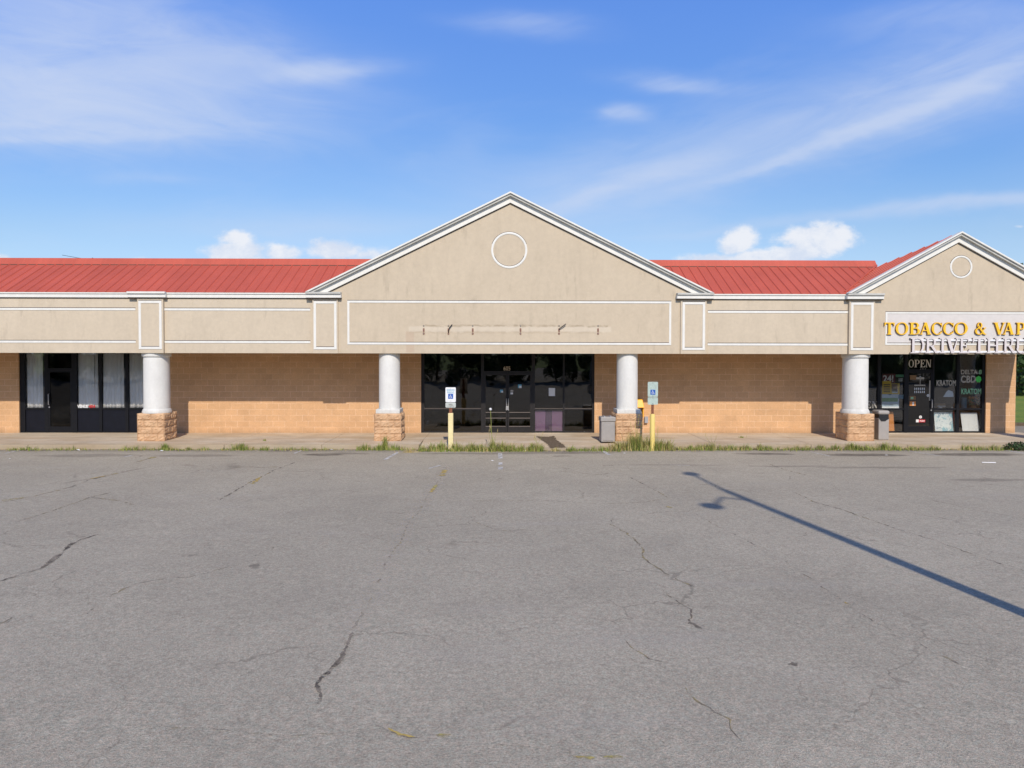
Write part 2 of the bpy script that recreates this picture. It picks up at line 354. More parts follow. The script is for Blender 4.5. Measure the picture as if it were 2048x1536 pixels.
def asphalt():
    m, g, p = newmat('old_asphalt'); P = g.pos(); x, y, z = g.sep(P)
    sp = g.noise(P, 55, 3, 0.75); sp2 = g.noise(P, 17, 4, 0.75); sp3 = g.noise(P, 150, 2, 0.8)
    mid = g.noise(P, 3.0, 5, 0.65); big = g.noise(P, 0.22, 4, 0.55)
    f = g.m('MULTIPLY', g.ramp(sp, 0.25, 0.75, 0.60, 1.40, False), g.ramp(sp2, 0.25, 0.75, 0.76, 1.24, False))
    f = g.m('MULTIPLY', f, g.ramp(mid, 0.3, 0.7, 0.94, 1.06, False))
    f = g.m('MULTIPLY', f, g.ramp(big, 0.3, 0.7, 0.90, 1.08, False))
    f = g.m('MULTIPLY', f, g.ramp(sp3, 0.3, 0.7, 0.85, 1.15, False))
    tint = g.mix(g.ramp(g.noise(P, 30, 3, 0.7), 0.35, 0.65), (0.422, 0.357, 0.277, 1), (0.375, 0.353, 0.279, 1))
    c = g.mix(1.0, tint, g.comb(f, f, f), 'MULTIPLY')
    v = g.voro(P, 11.0); stones = g.m('MULTIPLY', g.ramp(v, 0.05, 0.09, 1, 0), g.ramp(g.noise(P, 2.5, 3), 0.50, 0.62))
    c = g.mix(g.m('MULTIPLY', stones, 0.6), c, (0.62, 0.60, 0.56, 1))
    v2 = g.voro(g.vm('ADD', P, (3.3, 1.2, 0)), 6.0); dk = g.m('MULTIPLY', g.ramp(v2, 0.04, 0.08, 1, 0), g.ramp(g.noise(P, 1.7, 3), 0.52, 0.66))
    c = g.mix(g.m('MULTIPLY', dk, 0.5), c, (0.10, 0.085, 0.075, 1))
    # fine hairline cracks
    vv = g.vm('ADD', P, g.scl(g.noise(P, 1.2, 4, 0.6, 0, 1), 1.1, 1.1, 0))
    ce = g.voro(vv, 0.42, 'DISTANCE_TO_EDGE')
    hair = g.m('MULTIPLY', g.ramp(ce, 0.002, 0.007, 1, 0), g.ramp(g.noise(P, 0.55, 3), 0.50, 0.60))
    c = g.mix(g.m('MULTIPLY', hair, 0.40), c, (0.13, 0.11, 0.085, 1))
    ce2 = g.voro(g.vm('ADD', vv, (5.1, 2.7, 0)), 0.95, 'DISTANCE_TO_EDGE')
    hair2 = g.m('MULTIPLY', g.ramp(ce2, 0.002, 0.008, 1, 0), g.ramp(g.noise(P, 0.9, 4, .6), 0.46, 0.60))
    c = g.mix(g.m('MULTIPLY', hair2, 0.30), c, (0.15, 0.12, 0.09, 1))
    dp = g.m('MULTIPLY', g.ramp(g.noise(P, 0.75, 6, .62), 0.50, 0.72), 0.15)
    c = g.mix(dp, c, (0.20, 0.175, 0.15, 1))
    # tyre-worn darker lanes / oil and damp patches near the kerb
    wv = g.noise(P, 1.1, 5, 0.65, 0, 1); wx2, wy2, _ = g.sep(wv)
    xw = g.m('ADD', x, g.m('MULTIPLY', g.m('SUBTRACT', wx2, 0.5), 0.9)); yw = g.m('ADD', y, g.m('MULTIPLY', g.m('SUBTRACT', wy2, 0.5), 0.5))
    def ell(px, py, rx, ry, amp):
        q = ground(px, py)
        a = g.m('DIVIDE', g.m('SUBTRACT', xw, q.x), rx); b = g.m('DIVIDE', g.m('SUBTRACT', yw, q.y), ry)
        e = g.m('ADD', g.m('MULTIPLY', a, a), g.m('MULTIPLY', b, b))
        return g.m('MULTIPLY', g.ramp(e, 0.35, 1.3, 1, 0), amp)
    st = None
    for q in [(648, 909, .60, .28, .75), (690, 907, .8, .22, .45), (180, 911, 1.6, .35, .35), (390, 911, 1.3, .3, .40), (560, 903, .4, .12, .5),
              (960, 907, 2.0, .22, .45), (1120, 905, 1.9, .30, .50), (1530, 908, .85, .27, .72), (1730, 910, 1.2, .32, .75), (1950, 909, 1.5, .34, .75),
              (1400, 902, 1.4, .18, .35), (1128, 912, .3, .1, .6), (1580, 932, 1.2, .14, .4), (1760, 935, 1.8, .16, .4), (1980, 960, 1.0, .16, .4), (1350, 930, 1.5, .12, .3),
              (510, 1134, .08, .10, .5), (1500, 1400, .9, .6, .08), (1383, 1253, .05, .06, .9), (1580, 1329, .03, .05, .9), (1880, 1220, .5, .25, .06), (1240, 1180, .6, .5, .05)]:
        e = ell(*q); st = e if st is None else g.m('MAXIMUM', st, e)
    kb = g.m('MULTIPLY', g.ramp(g.m('ADD', y, g.m('MULTIPLY', g.m('SUBTRACT', wy2, .5), 1.0)), -1.6, -0.85), 0.35)
    st = g.m('MAXIMUM', st, kb)
    c = g.mix(g.m('MULTIPLY', st, g.ramp(mid, 0.3, 0.6, 0.6, 1.0)), c, (0.075, 0.062, 0.050, 1))
    lt = g.m('MULTIPLY', g.ramp(g.noise(g.scl(P, 0.35, 1.6, 1), 0.8, 4, 0.6), 0.56, 0.75), 0.20)
    c = g.mix(lt, c, (0.42, 0.385, 0.35, 1))
    g.lk(c, p.inputs['Base Color']); p.inputs['Roughness'].default_value = 0.93
    p.inputs['Specular IOR Level'].default_value = 0.25
    g.lk(g.bump(g.m('ADD', sp, g.m('MULTIPLY', g.noise(P, 140, 2), 0.6)), 0.75, 0.012), p.inputs['Normal'])
    return m
M['asphalt'] = asphalt()
def concrete():
    m, g, p = newmat('old_concrete'); P = g.pos(); x, y, z = g.sep(P)
    f = g.m('MULTIPLY', g.ramp(g.noise(P, 1.2, 5, 0.65), 0.3, 0.7, 0.84, 1.08, False), g.ramp(g.noise(P, 30, 4, 0.7), 0.3, 0.7, 0.88, 1.10, False))
    c = g.mix(g.ramp(g.noise(g.scl(P, .5, 2, 1), 0.9, 4), 0.40, 0.62), (0.60, 0.50, 0.365, 1), (0.52, 0.40, 0.265, 1))
    c = g.mix(1.0, c, g.comb(f, f, f), 'MULTIPLY')
    edge = g.m('MULTIPLY', g.ramp(g.m('ADD', y, g.m('MULTIPLY', g.noise(P, 2.2, 4), 0.7)), -0.42, 0.0, 1, 0), 0.55)
    c = g.mix(edge, c, (0.30, 0.235, 0.145, 1))
    g.lk(c, p.inputs['Base Color']); p.inputs['Roughness'].default_value = 0.92
    g.lk(g.bump(g.noise(P, 50, 4, 0.7), 0.35, 0.006), p.inputs['Normal']); return m
M['concrete'] = concrete()
def lawn():
    m, g, p = newmat('lawn_grass'); P = g.pos()
    c = g.mix(g.ramp(g.noise(P, 0.6, 5, 0.65), 0.35, 0.65), (0.14, 0.23, 0.025, 1), (0.22, 0.27, 0.035, 1))
    f = g.ramp(g.noise(P, 14, 4, 0.7), 0.3, 0.7, 0.6, 1.25, False)
    c = g.mix(1.0, c, g.comb(f, f, f), 'MULTIPLY')
    g.lk(c, p.inputs['Base Color']); p.inputs['Roughness'].default_value = 0.95
    g.lk(g.bump(g.noise(P, 25, 4, 0.7), 0.8, 0.05), p.inputs['Normal']); return m
M['lawn'] = lawn()
M['dirt'] = simple('soil', (0.13, 0.095, 0.06), 0.98, var=0.5, scale=14, bump=0.9, bscale=30)
def crackmat(name, ca, cb, lo, hi):
    m, g, p = newmat(name); P = g.pos()
    c = g.mix(g.ramp(g.noise(P, 2.3, 4, 0.6), 0.45, 0.58), ca, cb)
    g.lk(c, p.inputs['Base Color']); p.inputs['Roughness'].default_value = 1.0
    g.lk(g.ramp(g.noise(P, 6.0, 5, 0.7), lo, hi), p.inputs['Alpha']); return m
M['crack'] = crackmat('crack_fill', (0.17, 0.14, 0.11, 1), (0.33, 0.265, 0.13, 1), 0.40, 0.62)
M['crack_dark'] = crackmat('open_crack', (0.10, 0.082, 0.066, 1), (0.26, 0.22, 0.17, 1), 0.36, 0.58)
def linepaint():
    m, g, p = newmat('worn_line_paint'); P = g.pos()
    c = g.mix(g.ramp(g.noise(P, 9, 5, 0.7), 0.42, 0.60), (0.60, 0.60, 0.58, 1), (0.30, 0.28, 0.265, 1))
    g.lk(c, p.inputs['Base Color']); p.inputs['Roughness'].default_value = 0.85; return m
M['line'] = linepaint()
for i, c in enumerate([(0.21, 0.27, 0.05), (0.32, 0.34, 0.08), (0.46, 0.36, 0.15), (0.12, 0.18, 0.03)]):
    mm = simple('blade_%d' % i, c, 0.7, var=0.2, scale=5); M['g%d' % i] = mm
    mm.node_tree.nodes['Principled BSDF'].inputs['Specular IOR Level'].default_value = 0.3
for i, c in enumerate([(0.035, 0.075, 0.016), (0.055, 0.105, 0.022), (0.085, 0.13, 0.03)]):
    M['leaf%d' % i] = simple('tree_leaf_%d' % i, c, 0.6, var=0.25, scale=2)
M['bark'] = simple('bark', (0.12, 0.085, 0.06), 0.95, var=0.3, scale=8, bump=0.6, bscale=18)
M['car_dark'] = simple('dark_car_paint', (0.02, 0.022, 0.026), 0.25)
M['pole'] = simple('pole_metal', (0.30, 0.29, 0.27), 0.5, metal=0.3)

# ------------------------------------------------------------------ mesh helpers
class MB:
    def __init__(s): s.v = []; s.f = []; s.mi = []; s.mats = []
    def mat(s, m):
        if m not in s.mats: s.mats.append(m)
        return s.mats.index(m)
    def add(s, vs, fs, m):
        o = len(s.v); s.v += [tuple(q) for q in vs]; k = s.mat(m)
        for f in fs: s.f.append([i + o for i in f]); s.mi.append(k)
    def box(s, x0, x1, y0, y1, z0, z1, m):
        if x0 > x1: x0, x1 = x1, x0
        if y0 > y1: y0, y1 = y1, y0
        if z0 > z1: z0, z1 = z1, z0
        vs = [(x0, y0, z0), (x1, y0, z0), (x1, y1, z0), (x0, y1, z0), (x0, y0, z1), (x1, y0, z1), (x1, y1, z1), (x0, y1, z1)]
        s.add(vs, [(0, 3, 2, 1), (4, 5, 6, 7), (0, 1, 5, 4), (1, 2, 6, 5), (2, 3, 7, 6), (3, 0, 4, 7)], m)
    def prism_y(s, pts, y0, y1, m):            # pts in XZ, counter-clockwise seen from -Y
        n = len(pts)
        vs = [(x, y0, z) for x, z in pts] + [(x, y1, z) for x, z in pts]
        fs = [tuple(range(n)), tuple(range(2 * n - 1, n - 1, -1))]
        fs += [(i, i + n, (i + 1) % n + n, (i + 1) % n) for i in range(n)]
        s.add(vs, fs, m)
    def prism_z(s, pts, z0, z1, m):
        n = len(pts)
        vs = [(x, y, z0) for x, y in pts] + [(x, y, z1) for x, y in pts]
        fs = [tuple(range(n - 1, -1, -1)), tuple(range(n, 2 * n))]
        fs += [(i, (i + 1) % n, (i + 1) % n + n, i + n) for i in range(n)]
        s.add(vs, fs, m)
    def lathe(s, cx, cy, prof, m, n=48, caps=True):
        vs = []; fs = []
        for r, z in prof:
            for i in range(n):
                a = 2 * math.pi * i / n; vs.append((cx + r * math.cos(a), cy + r * math.sin(a), z))
        for k in range(len(prof) - 1):
            for i in range(n):
                j = (i + 1) % n; fs.append((k * n + i, k * n + j, (k + 1) * n + j, (k + 1) * n + i))
        if caps:
            fs.append(tuple(range(n - 1, -1, -1))); L = (len(prof) - 1) * n; fs.append(tuple(range(L, L + n)))
        s.add(vs, fs, m)
    def tube(s, pts, r, m, n=8, r1=None):
        pts = [Vector(p) for p in pts]; L = len(pts); vs = []; fs = []
        for k, p in enumerate(pts):
            t = (pts[min(k + 1, L - 1)] - pts[max(k - 1, 0)]).normalized()
            up = Vector((0, 0, 1)) if abs(t.z) < 0.9 else Vector((0, 1, 0))
            a = t.cross(up).normalized(); b = a.cross(t)
            rr = r if r1 is None else r + (r1 - r) * k / (L - 1)
            for i in range(n):
                an = 2 * math.pi * i / n; vs.append(p + a * rr * math.cos(an) + b * rr * math.sin(an))
        for k in range(L - 1):
            for i in range(n):
                j = (i + 1) % n; fs.append((k * n + i, (k + 1) * n + i, (k + 1) * n + j, k * n + j))
        fs.append(tuple(range(n))); fs.append(tuple(range(L * n - 1, (L - 1) * n - 1, -1)))
        s.add(vs, fs, m)
    def quad(s, a, b, c, d, m): s.add([a, b, c, d], [(0, 1, 2, 3)], m)
    def build(s, name, parent=None, bevel=0.0, smooth=False, off=None, wn=False):
        me = bpy.data.meshes.new(name); me.from_pydata(s.v, [], s.f)
        for m in s.mats: me.materials.append(m)
        me.polygons.foreach_set('material_index', s.mi)
        if smooth: me.polygons.foreach_set('use_smooth', [True] * len(me.polygons))
        me.update(); o = bpy.data.objects.new(name, me); sc.collection.objects.link(o)
        if parent is not None:
            o.parent = parent
        if off is not None: o.location = -Vector(off)
        if bevel:
            b = o.modifiers.new('bevel', 'BEVEL'); b.width = bevel; b.segments = 2; b.limit_method = 'ANGLE'; b.angle_limit = R(40)
        if smooth:
            try: me.shade_smooth(); me.set_sharp_from_angle(angle=R(40))
            except Exception: pass
        return o
def thing(name, label, cat, loc, group=None, rz=0.0):
    o = bpy.data.objects.new(name, None); sc.collection.objects.link(o)
    o.location = loc; o.rotation_euler = (0, 0, rz); o.empty_display_size = 0.2
    return tag(o, label, cat, group)
def tag(o, label, cat, group=None):
    o['label'] = label; o['category'] = cat
    if group: o['group'] = group
    return o
def struct(o): o['kind'] = 'structure'; return o

def text_mesh(txt, bold=0.0, extrude=0.01):
    cu_ = bpy.data.curves.new('txt', 'FONT'); cu_.body = txt; cu_.extrude = extrude; cu_.offset = bold
    cu_.resolution_u = 3
    o = bpy.data.objects.new('txt', cu_); sc.collection.objects.link(o)
    bpy.context.view_layer.update()
    dg = bpy.context.evaluated_depsgraph_get()
    me = bpy.data.meshes.new_from_object(o.evaluated_get(dg))
    bpy.data.objects.remove(o); bpy.data.curves.remove(cu_)
    return me
def text_into(mb, txt, x0, x1, z0, z1, Y, m, bold=0.01, depth=0.01):
    me = text_mesh(txt, bold, 0.01)
    xs = [v.co.x for v in me.vertices]; ys = [v.co.y for v in me.vertices]
    a, b, c, d_ = min(xs), max(xs), min(ys), max(ys)
    vs = []
    for v in me.vertices:
        vs.append((x0 + (v.co.x - a) / (b - a) * (x1 - x0), Y - (depth / 2) * (v.co.z / 0.01) - depth / 2, z0 + (v.co.y - c) / (d_ - c) * (z1 - z0)))
    mb.add(vs, [tuple(p.vertices) for p in me.polygons], m)
    bpy.data.meshes.remove(me)

# serif capitals drawn as strokes in a unit-height box: (pieces, width)
def arcpts(cx, cy, rx, ry, a0, a1, tk, tn, n=18):
    out = []; inn = []
    for i in range(n + 1):
        a = R(a0 + (a1 - a0) * i / n); w = tn + (tk - tn) * abs(math.cos(a)) ** 1.5
        out.append((cx + rx * math.cos(a), cy + ry * math.sin(a)))
        inn.append((cx + (rx - w) * math.cos(a), cy + (ry - max(tn, w * 0.5)) * math.sin(a)))
    return [[out[i], out[i + 1], inn[i + 1], inn[i]] for i in range(n)]
def bar(x0, y0, x1, y1, w):
    dx_, dy_ = x1 - x0, y1 - y0; L = math.hypot(dx_, dy_)
    hx = w / 2
    if abs(dy_) > abs(dx_): return [[(x0 - hx, y0), (x0 + hx, y0), (x1 + hx, y1), (x1 - hx, y1)]]
    return [[(x0, y0 - hx), (x1, y1 - hx), (x1, y1 + hx), (x0, y0 + hx)]]
def srf(x, y, w, up):        # serif slab centred on x
    h = 0.06
    return [[(x - w / 2, y), (x + w / 2, y), (x + w * .36, y + h * up), (x - w * .36, y + h * up)]]
TK, TN = 0.20, 0.075
def glyph(ch):
    if ch == 'T': return bar(.42, 0, .42, 1, TK) + srf(.42, 0, .44, 1) + bar(0, .96, .84, .96, .08) + [[(0, .72), (.05, .72), (.12, .92), (0, .95)], [(.84, .72), (.84, .95), (.72, .92), (.79, .72)]], .84
    if ch == 'O': return arcpts(.50, .5, .50, .52, 0, 360, TK, TN, 40), 1.0
    if ch == 'C': return arcpts(.48, .5, .48, .52, 40, 320, TK, TN, 30) + [[(.84, .62), (.88, .62), (.88, .98), (.80, .86)]] + [[(.78, .12), (.84, .10), (.90, .30), (.86, .32)]], .90
    if ch == 'I': return bar(.22, 0, .22, 1, TK) + srf(.22, 0, .44, 1) + srf(.22, 1, .44, -1), .44
    if ch == 'D': return bar(.20, 0, .20, 1, TK) + srf(.16, 0, .34, 1) + srf(.16, 1, .34, -1) + [[(.25, 0), (.45, 0), (.45, .075), (.25, .075)], [(.25, .925), (.45, .925), (.45, 1), (.25, 1)]] + arcpts(.44, .5, .50, .5, -90, 90, TK, TN), .95
    if ch == 'B': return bar(.20, 0, .20, 1, TK) + srf(.16, 0, .34, 1) + srf(.16, 1, .34, -1) + [[(.28, 0), (.48, 0), (.48, .07), (.28, .07)], [(.28, .93), (.44, .93), (.44, 1), (.28, 1)], [(.28, .49), (.46, .49), (.46, .56), (.28, .56)]] + arcpts(.44, .755, .30, .245, -90, 90, TK * .9, TN) + arcpts(.46, .28, .36, .28, -90, 90, TK, TN), .82
    if ch == 'P': return bar(.20, 0, .20, 1, TK) + srf(.20, 0, .40, 1) + srf(.16, 1, .34, -1) + [[(.28, .93), (.44, .93), (.44, 1), (.28, 1)], [(.28, .42), (.44, .42), (.44, .49), (.28, .49)]] + arcpts(.44, .71, .34, .29, -90, 90, TK, TN), .78
    if ch == 'R': return bar(.20, 0, .20, 1, TK) + srf(.20, 0, .40, 1) + srf(.16, 1, .34, -1) + [[(.28, .93), (.44, .93), (.44, 1), (.28, 1)], [(.28, .45), (.44, .45), (.44, .52), (.28, .52)]] + arcpts(.44, .725, .34, .275, -90, 90, TK, TN) + bar(.50, .47, .84, 0, .20) + srf(.88, 0, .20, 1), .98
    if ch == 'E': return bar(.20, 0, .20, 1, TK) + srf(.16, 0, .34, 1) + srf(.16, 1, .34, -1) + [[(.28, 0), (.74, 0), (.78, .26), (.70, .20), (.62, .08), (.28, .08)]] + [[(.28, .92), (.60, .92), (.66, .76), (.72, .74), (.72, 1), (.28, 1)]] + [[(.28, .47), (.50, .47), (.50, .54), (.28, .54)], [(.50, .36), (.55, .36), (.55, .66), (.50, .66)]], .78
    if ch == 'H': return bar(.20, 0, .20, 1, TK) + bar(.80, 0, .80, 1, TK) + srf(.20, 0, .40, 1) + srf(.20, 1, .40, -1) + srf(.80, 0, .40, 1) + srf(.80, 1, .40, -1) + [[(.28, .46), (.72, .46), (.72, .54), (.28, .54)]], 1.0
    if ch == 'A': return bar(.14, 0, .47, 1, .075) + bar(.80, 0, .49, 1, .22) + srf(.14, 0, .32, 1) + srf(.82, 0, .40, 1) + [[(.22, .30), (.72, .30), (.72, .37), (.22, .37)]], 1.0
    if ch == 'V': return bar(.50, 0, .18, 1, .22) + bar(.52, 0, .84, 1, .075) + srf(.18, 1, .40, -1) + srf(.84, 1, .30, -1), 1.0
    if ch == 'U': return bar(.20, .3, .20, 1, TK) + bar(.82, .3, .82, 1, .09) + srf(.20, 1, .40, -1) + srf(.82, 1, .32, -1) + arcpts(.48, .32, .38, .34, 180, 360, TK * .8, .09), 1.0
    if ch == 'N': return bar(.16, 0, .16, 1, .09) + bar(.84, 0, .84, 1, .09) + bar(.20, 1, .80, 0, .22) + srf(.16, 0, .30, 1) + srf(.12, 1, .26, -1) + srf(.84, 1, .30, -1), 1.0
    if ch == '&': return arcpts(.42, .76, .22, .25, 0, 360, .13, .06, 24) + arcpts(.38, .27, .36, .29, 60, 330, .17, .07, 24) + bar(.30, .72, .86, 0, .18) + bar(.62, .20, .84, .52, .07) + srf(.86, .58, .26, -1) + srf(.92, 0, .20, 1), 1.0
def letter_mesh(mb, ch, x0, x1, z0, z1, y, depth, face, side):
    pcs, w = glyph(ch); k = 0
    for pl in pcs:
        pts = [(x0 + px_ / w * (x1 - x0), z0 + pz * (z1 - z0)) for px_, pz in pl]
        A = sum(pts[i][0] * pts[(i + 1) % len(pts)][1] - pts[(i + 1) % len(pts)][0] * pts[i][1] for i in range(len(pts)))
        if A < 0: pts = pts[::-1]
        dy_ = 0.0007 * (k % 7); k += 1
        n = len(pts); yf = y - depth + dy_
        vs = [(a, yf, b) for a, b in pts] + [(a, y + dy_, b) for a, b in pts]
        mb.add(vs, [tuple(range(n))], face)
        mb.add(vs, [tuple(range(2 * n - 1, n - 1, -1))] + [(i, i + n, (i + 1) % n + n, (i + 1) % n) for i in range(n)], side)
        # fix: face/side both keep own copies of the vertices

# ------------------------------------------------------------------ ground, lot, pavement
ZW = 0.15; YK = -0.76; YWALL = 2.25
mb = MB(); mb.box(-900, 900, -900, 900, -0.6, -0.05, M['lawn']); struct(mb.build('ground'))
def lot_sheet(x0, x1, ys, zf, m, name, n=2):
    mb = MB(); vs = []; fs = []
    for y in ys:
        for i in range(n): vs.append((x0 + (x1 - x0) * i / (n - 1), y, zf(y)))
    for k in range(len(ys) - 1):
        for i in range(n - 1):
            a = k * n + i; fs.append((a, a + n, a + n + 1, a + 1))
    mb.add(vs, [f[::-1] for f in fs], m); return struct(mb.build(name))
ys = [YK - 0.005, -6, -12, -18, -26.76, -60]
lot_sheet(-110, 110, ys, gz, M['asphalt'], 'parking_lot')
mb = MB(); mb.box(18.3, 60, YK + 0.002, 6.0, -0.04, -0.004, M['asphalt']); struct(mb.build('driveway'))
mb = MB(); mb.box(18.3, 60, 6.0, 6.16, -0.04, 0.12, M['dirt']); struct(mb.build('kerb'))
# sidewalk slabs with open joints; the ramp in the middle
RX0, RX1 = XX(838, YK, 890), XX(1236, YK, 890)
mb = MB()
def slabs(x0, x1):
    n = max(1, round((x1 - x0) / 3.05)); w = (x1 - x0) / n
    for i in range(n):
        a, b = x0 + i * w, x0 + (i + 1) * w
        mb.box(a + .006, b - .006, YK + 0.17, YWALL + 0.3, -0.03, ZW, M['concrete'])
        mb.box(a + .004, b - .004, YK, YK + 0.162, -0.03, ZW - .003, M['concrete'])
slabs(-32.0, RX0); slabs(RX1, 18.0)
mb.box(-32, 18, YK + .01, YWALL + .25, -0.03, ZW - .02, M['dirt']) if False else None
mb.box(RX0, RX1, 0.35, YWALL + 0.3, -0.03, ZW, M['concrete'])
wN = 3
for i in range(wN):
    a = RX0 + (RX1 - RX0) * i / wN + .005; b = RX0 + (RX1 - RX0) * (i + 1) / wN - .005
    mb.add([(a, 0.345, -.03), (b, 0.345, -.03), (b, 0.345, ZW), (a, 0.345, ZW), (a, YK - .25, -.03), (b, YK - .25, -.03), (b, YK - .25, 0.018), (a, YK - .25, 0.018)],
           [(4, 5, 6, 7), (7, 6, 2, 3), (0, 4, 7, 3), (1, 2, 6, 5)], M['concrete'])
struct(mb.build('sidewalk', bevel=0.012))
# broken patch of soil in the ramp
pp = [(1072, 873), (1096, 874), (1108, 872), (1112, 880), (1126, 889), (1133, 896), (1100, 897), (1096, 889), (1084, 881)]
def rampz(y): return ZW if y > .345 else ZW + (0.018 - ZW) * (0.345 - y) / (0.345 - (YK - .25))
mb = MB(); pts = []
for a, b in pp:
    r = ray(a, b); y = -.2
    for _ in range(8):
        t = (rampz(y) - CAM.z) / r.z; q = CAM + r * t; y = q.y
    pts.append(q)
def inside(px_, py_):
    c_ = False
    for i in range(len(pts)):
        a, b = pts[i], pts[i - 1]
        if (a.y > py_) != (b.y > py_) and px_ < (b.x - a.x) * (py_ - a.y) / (b.y - a.y) + a.x: c_ = not c_
    return c_
bx0, bx1 = min(p.x for p in pts), max(p.x for p in pts); by0, by1 = min(p.y for p in pts), max(p.y for p in pts); e = .025
ny = int((by1 - by0) / e); nx = int((bx1 - bx0) / e); vs = []; fs = []
for i in range(nx):
    for j in range(ny):
        x, y = bx0 + i * e, by0 + j * e
        if inside(x + e / 2 + rnd.uniform(-.03, .03), y + e / 2 + rnd.uniform(-.03, .03)):
            o_ = len(vs); h_ = [.005 + .006 * math.sin(37 * a + 51 * b) ** 2 for a, b in ((x, y), (x + e, y), (x + e, y + e), (x, y + e))]
            vs += [(x, y, rampz(y) + h_[0]), (x + e, y, rampz(y) + h_[1]), (x + e, y + e, rampz(y + e) + h_[2]), (x, y + e, rampz(y + e) + h_[3])]; fs.append((o_, o_ + 1, o_ + 2, o_ + 3))
mb.add(vs, fs, M['dirt']); struct(mb.build('soil_patch'))
# worn parking stripes
def strip(mb, pl, w, m, lift=0.004, jit=0.0, wv=0.0, zfun=gz, sub=0):
    P_ = [ground(a, b) for a, b in pl]
    if sub:
        Q = []
        for i in range(len(P_) - 1):
            k = max(1, int((P_[i + 1] - P_[i]).length / sub))
            for s in range(k): Q.append(P_[i].lerp(P_[i + 1], s / k))
        Q.append(P_[-1]); P_ = [q + Vector((rnd.uniform(-jit, jit), rnd.uniform(-jit, jit), 0)) for q in Q]
    L = len(P_); vs = []
    for k, p in enumerate(P_):
        t = (P_[min(k + 1, L - 1)] - P_[max(k - 1, 0)]); t.z = 0
        if t.length < 1e-6: t = Vector((0, 1, 0))
        t.normalize(); nrm = Vector((-t.y, t.x, 0))
        ww = w * (1 + rnd.uniform(-wv, wv))
        if k in (0, L - 1) and sub: ww *= .2
        for s in (-1, 1):
            q = p + nrm * ww / 2 * s; vs.append((q.x, q.y, zfun(q.y) + lift))
    fs = [(2 * k, 2 * k + 1, 2 * k + 3, 2 * k + 2) for k in range(L - 1)]
    fs = [f[::-1] for f in fs]
    mb.add(vs, fs, m)
mb = MB()
for pl, w in [([(770, 919.5), (796, 904.5)], .10), ([(1001, 939), (1001, 934)], .12), ([(1001, 930), (1001, 925)], .10), ([(1001, 917), (1000, 907)], .12),
              ([(1219, 910), (1203, 900)], .11), ([(1660, 912.5), (1621, 903.5)], .05), ([(1880, 912), (1805, 900)], .05), ([(2062, 909), (2006, 899.5)], .09),
              ([(247, 914), (264, 911)], .08), ([(10, 907), (43, 900)], .06), ([(588, 907), (603, 901)], .06), ([(858, 937), (880, 931)], .07), ([(1380, 931), (1340, 930)], .04)]:
    strip(mb, pl, w, M['line'])
struct(mb.build('parking_lines'))
mb = MB()
CR = [([(0, 1005), (60, 995), (140, 975), (180, 960), (240, 945), (300, 934)], .045), ([(30, 1045), (80, 1030), (140, 1010), (180, 995), (225, 985)], .03),
      ([(180, 995), (240, 1002), (270, 1010)], .03), ([(440, 1000), (500, 965), (550, 940), (590, 925)], .035), ([(270, 925), (300, 917), (315, 915)], .05),
      ([(470, 935), (500, 934), (520, 935), (560, 934)], .04),
      ([(160, 1237), (190, 1215), (235, 1185), (270, 1168), (330, 1158), (380, 1155), (420, 1145), (470, 1130), (510, 1112), (560, 1090)], .018),
      ([(893, 935), (880, 958), (860, 985), (840, 1020), (815, 1050), (800, 1085), (770, 1130), (750, 1180), (735, 1215), (715, 1240), (704, 1265)], .022),
      ([(330, 1455), (420, 1458), (500, 1466), (560, 1475), (620, 1470), (700, 1465), (750, 1452), (790, 1468), (820, 1477), (880, 1472), (920, 1478), (1000, 1490), (1100, 1500), (1240, 1515)], .012),
      ([(1225, 1035), (1222, 1050), (1250, 1065), (1270, 1080), (1288, 1098), (1285, 1115), (1300, 1127), (1330, 1145), (1365, 1165), (1390, 1175)], .022),
      ([(1325, 1180), (1350, 1202), (1385, 1220), (1380, 1250)], .016), ([(1240, 1270), (1260, 1295), (1300, 1318), (1330, 1325)], .010),
      ([(1385, 1025), (1430, 1050), (1480, 1075), (1540, 1105), (1590, 1135), (1630, 1165), (1690, 1205), (1740, 1240), (1800, 1270), (1870, 1305), (1920, 1330)], .016),
      ([(1590, 985), (1630, 1005), (1680, 1018), (1740, 1040), (1800, 1060), (1880, 1085), (1960, 1115), (2060, 1145)], .022),
      ([(1370, 1375), (1385, 1395), (1430, 1425), (1460, 1440), (1462, 1460), (1485, 1485)], .012), ([(1860, 1000), (1950, 1020), (2060, 1040)], .015),
      ([(940, 1002), (1100, 1002), (1200, 1008), (1290, 1005), (1340, 995)], .014), ([(1260, 955), (1300, 975), (1335, 995)], .022), ([(1115, 942), (1200, 950), (1228, 944)], .022),
      ([(1205, 932), (1240, 930)], .05), ([(1530, 925), (1570, 940), (1610, 950)], .03), ([(0, 1250), (30, 1230)], .02), ([(950, 1045), (1000, 1062), (1060, 1060)], .012)]
M['crack_faint'] = crackmat('faint_crack', (0.24, 0.20, 0.155, 1), (0.36, 0.30, 0.17, 1), 0.46, 0.70)
M['crack_weed'] = crackmat('dry_weed_in_crack', (0.50, 0.36, 0.10, 1), (0.40, 0.34, 0.12, 1), 0.35, 0.60)
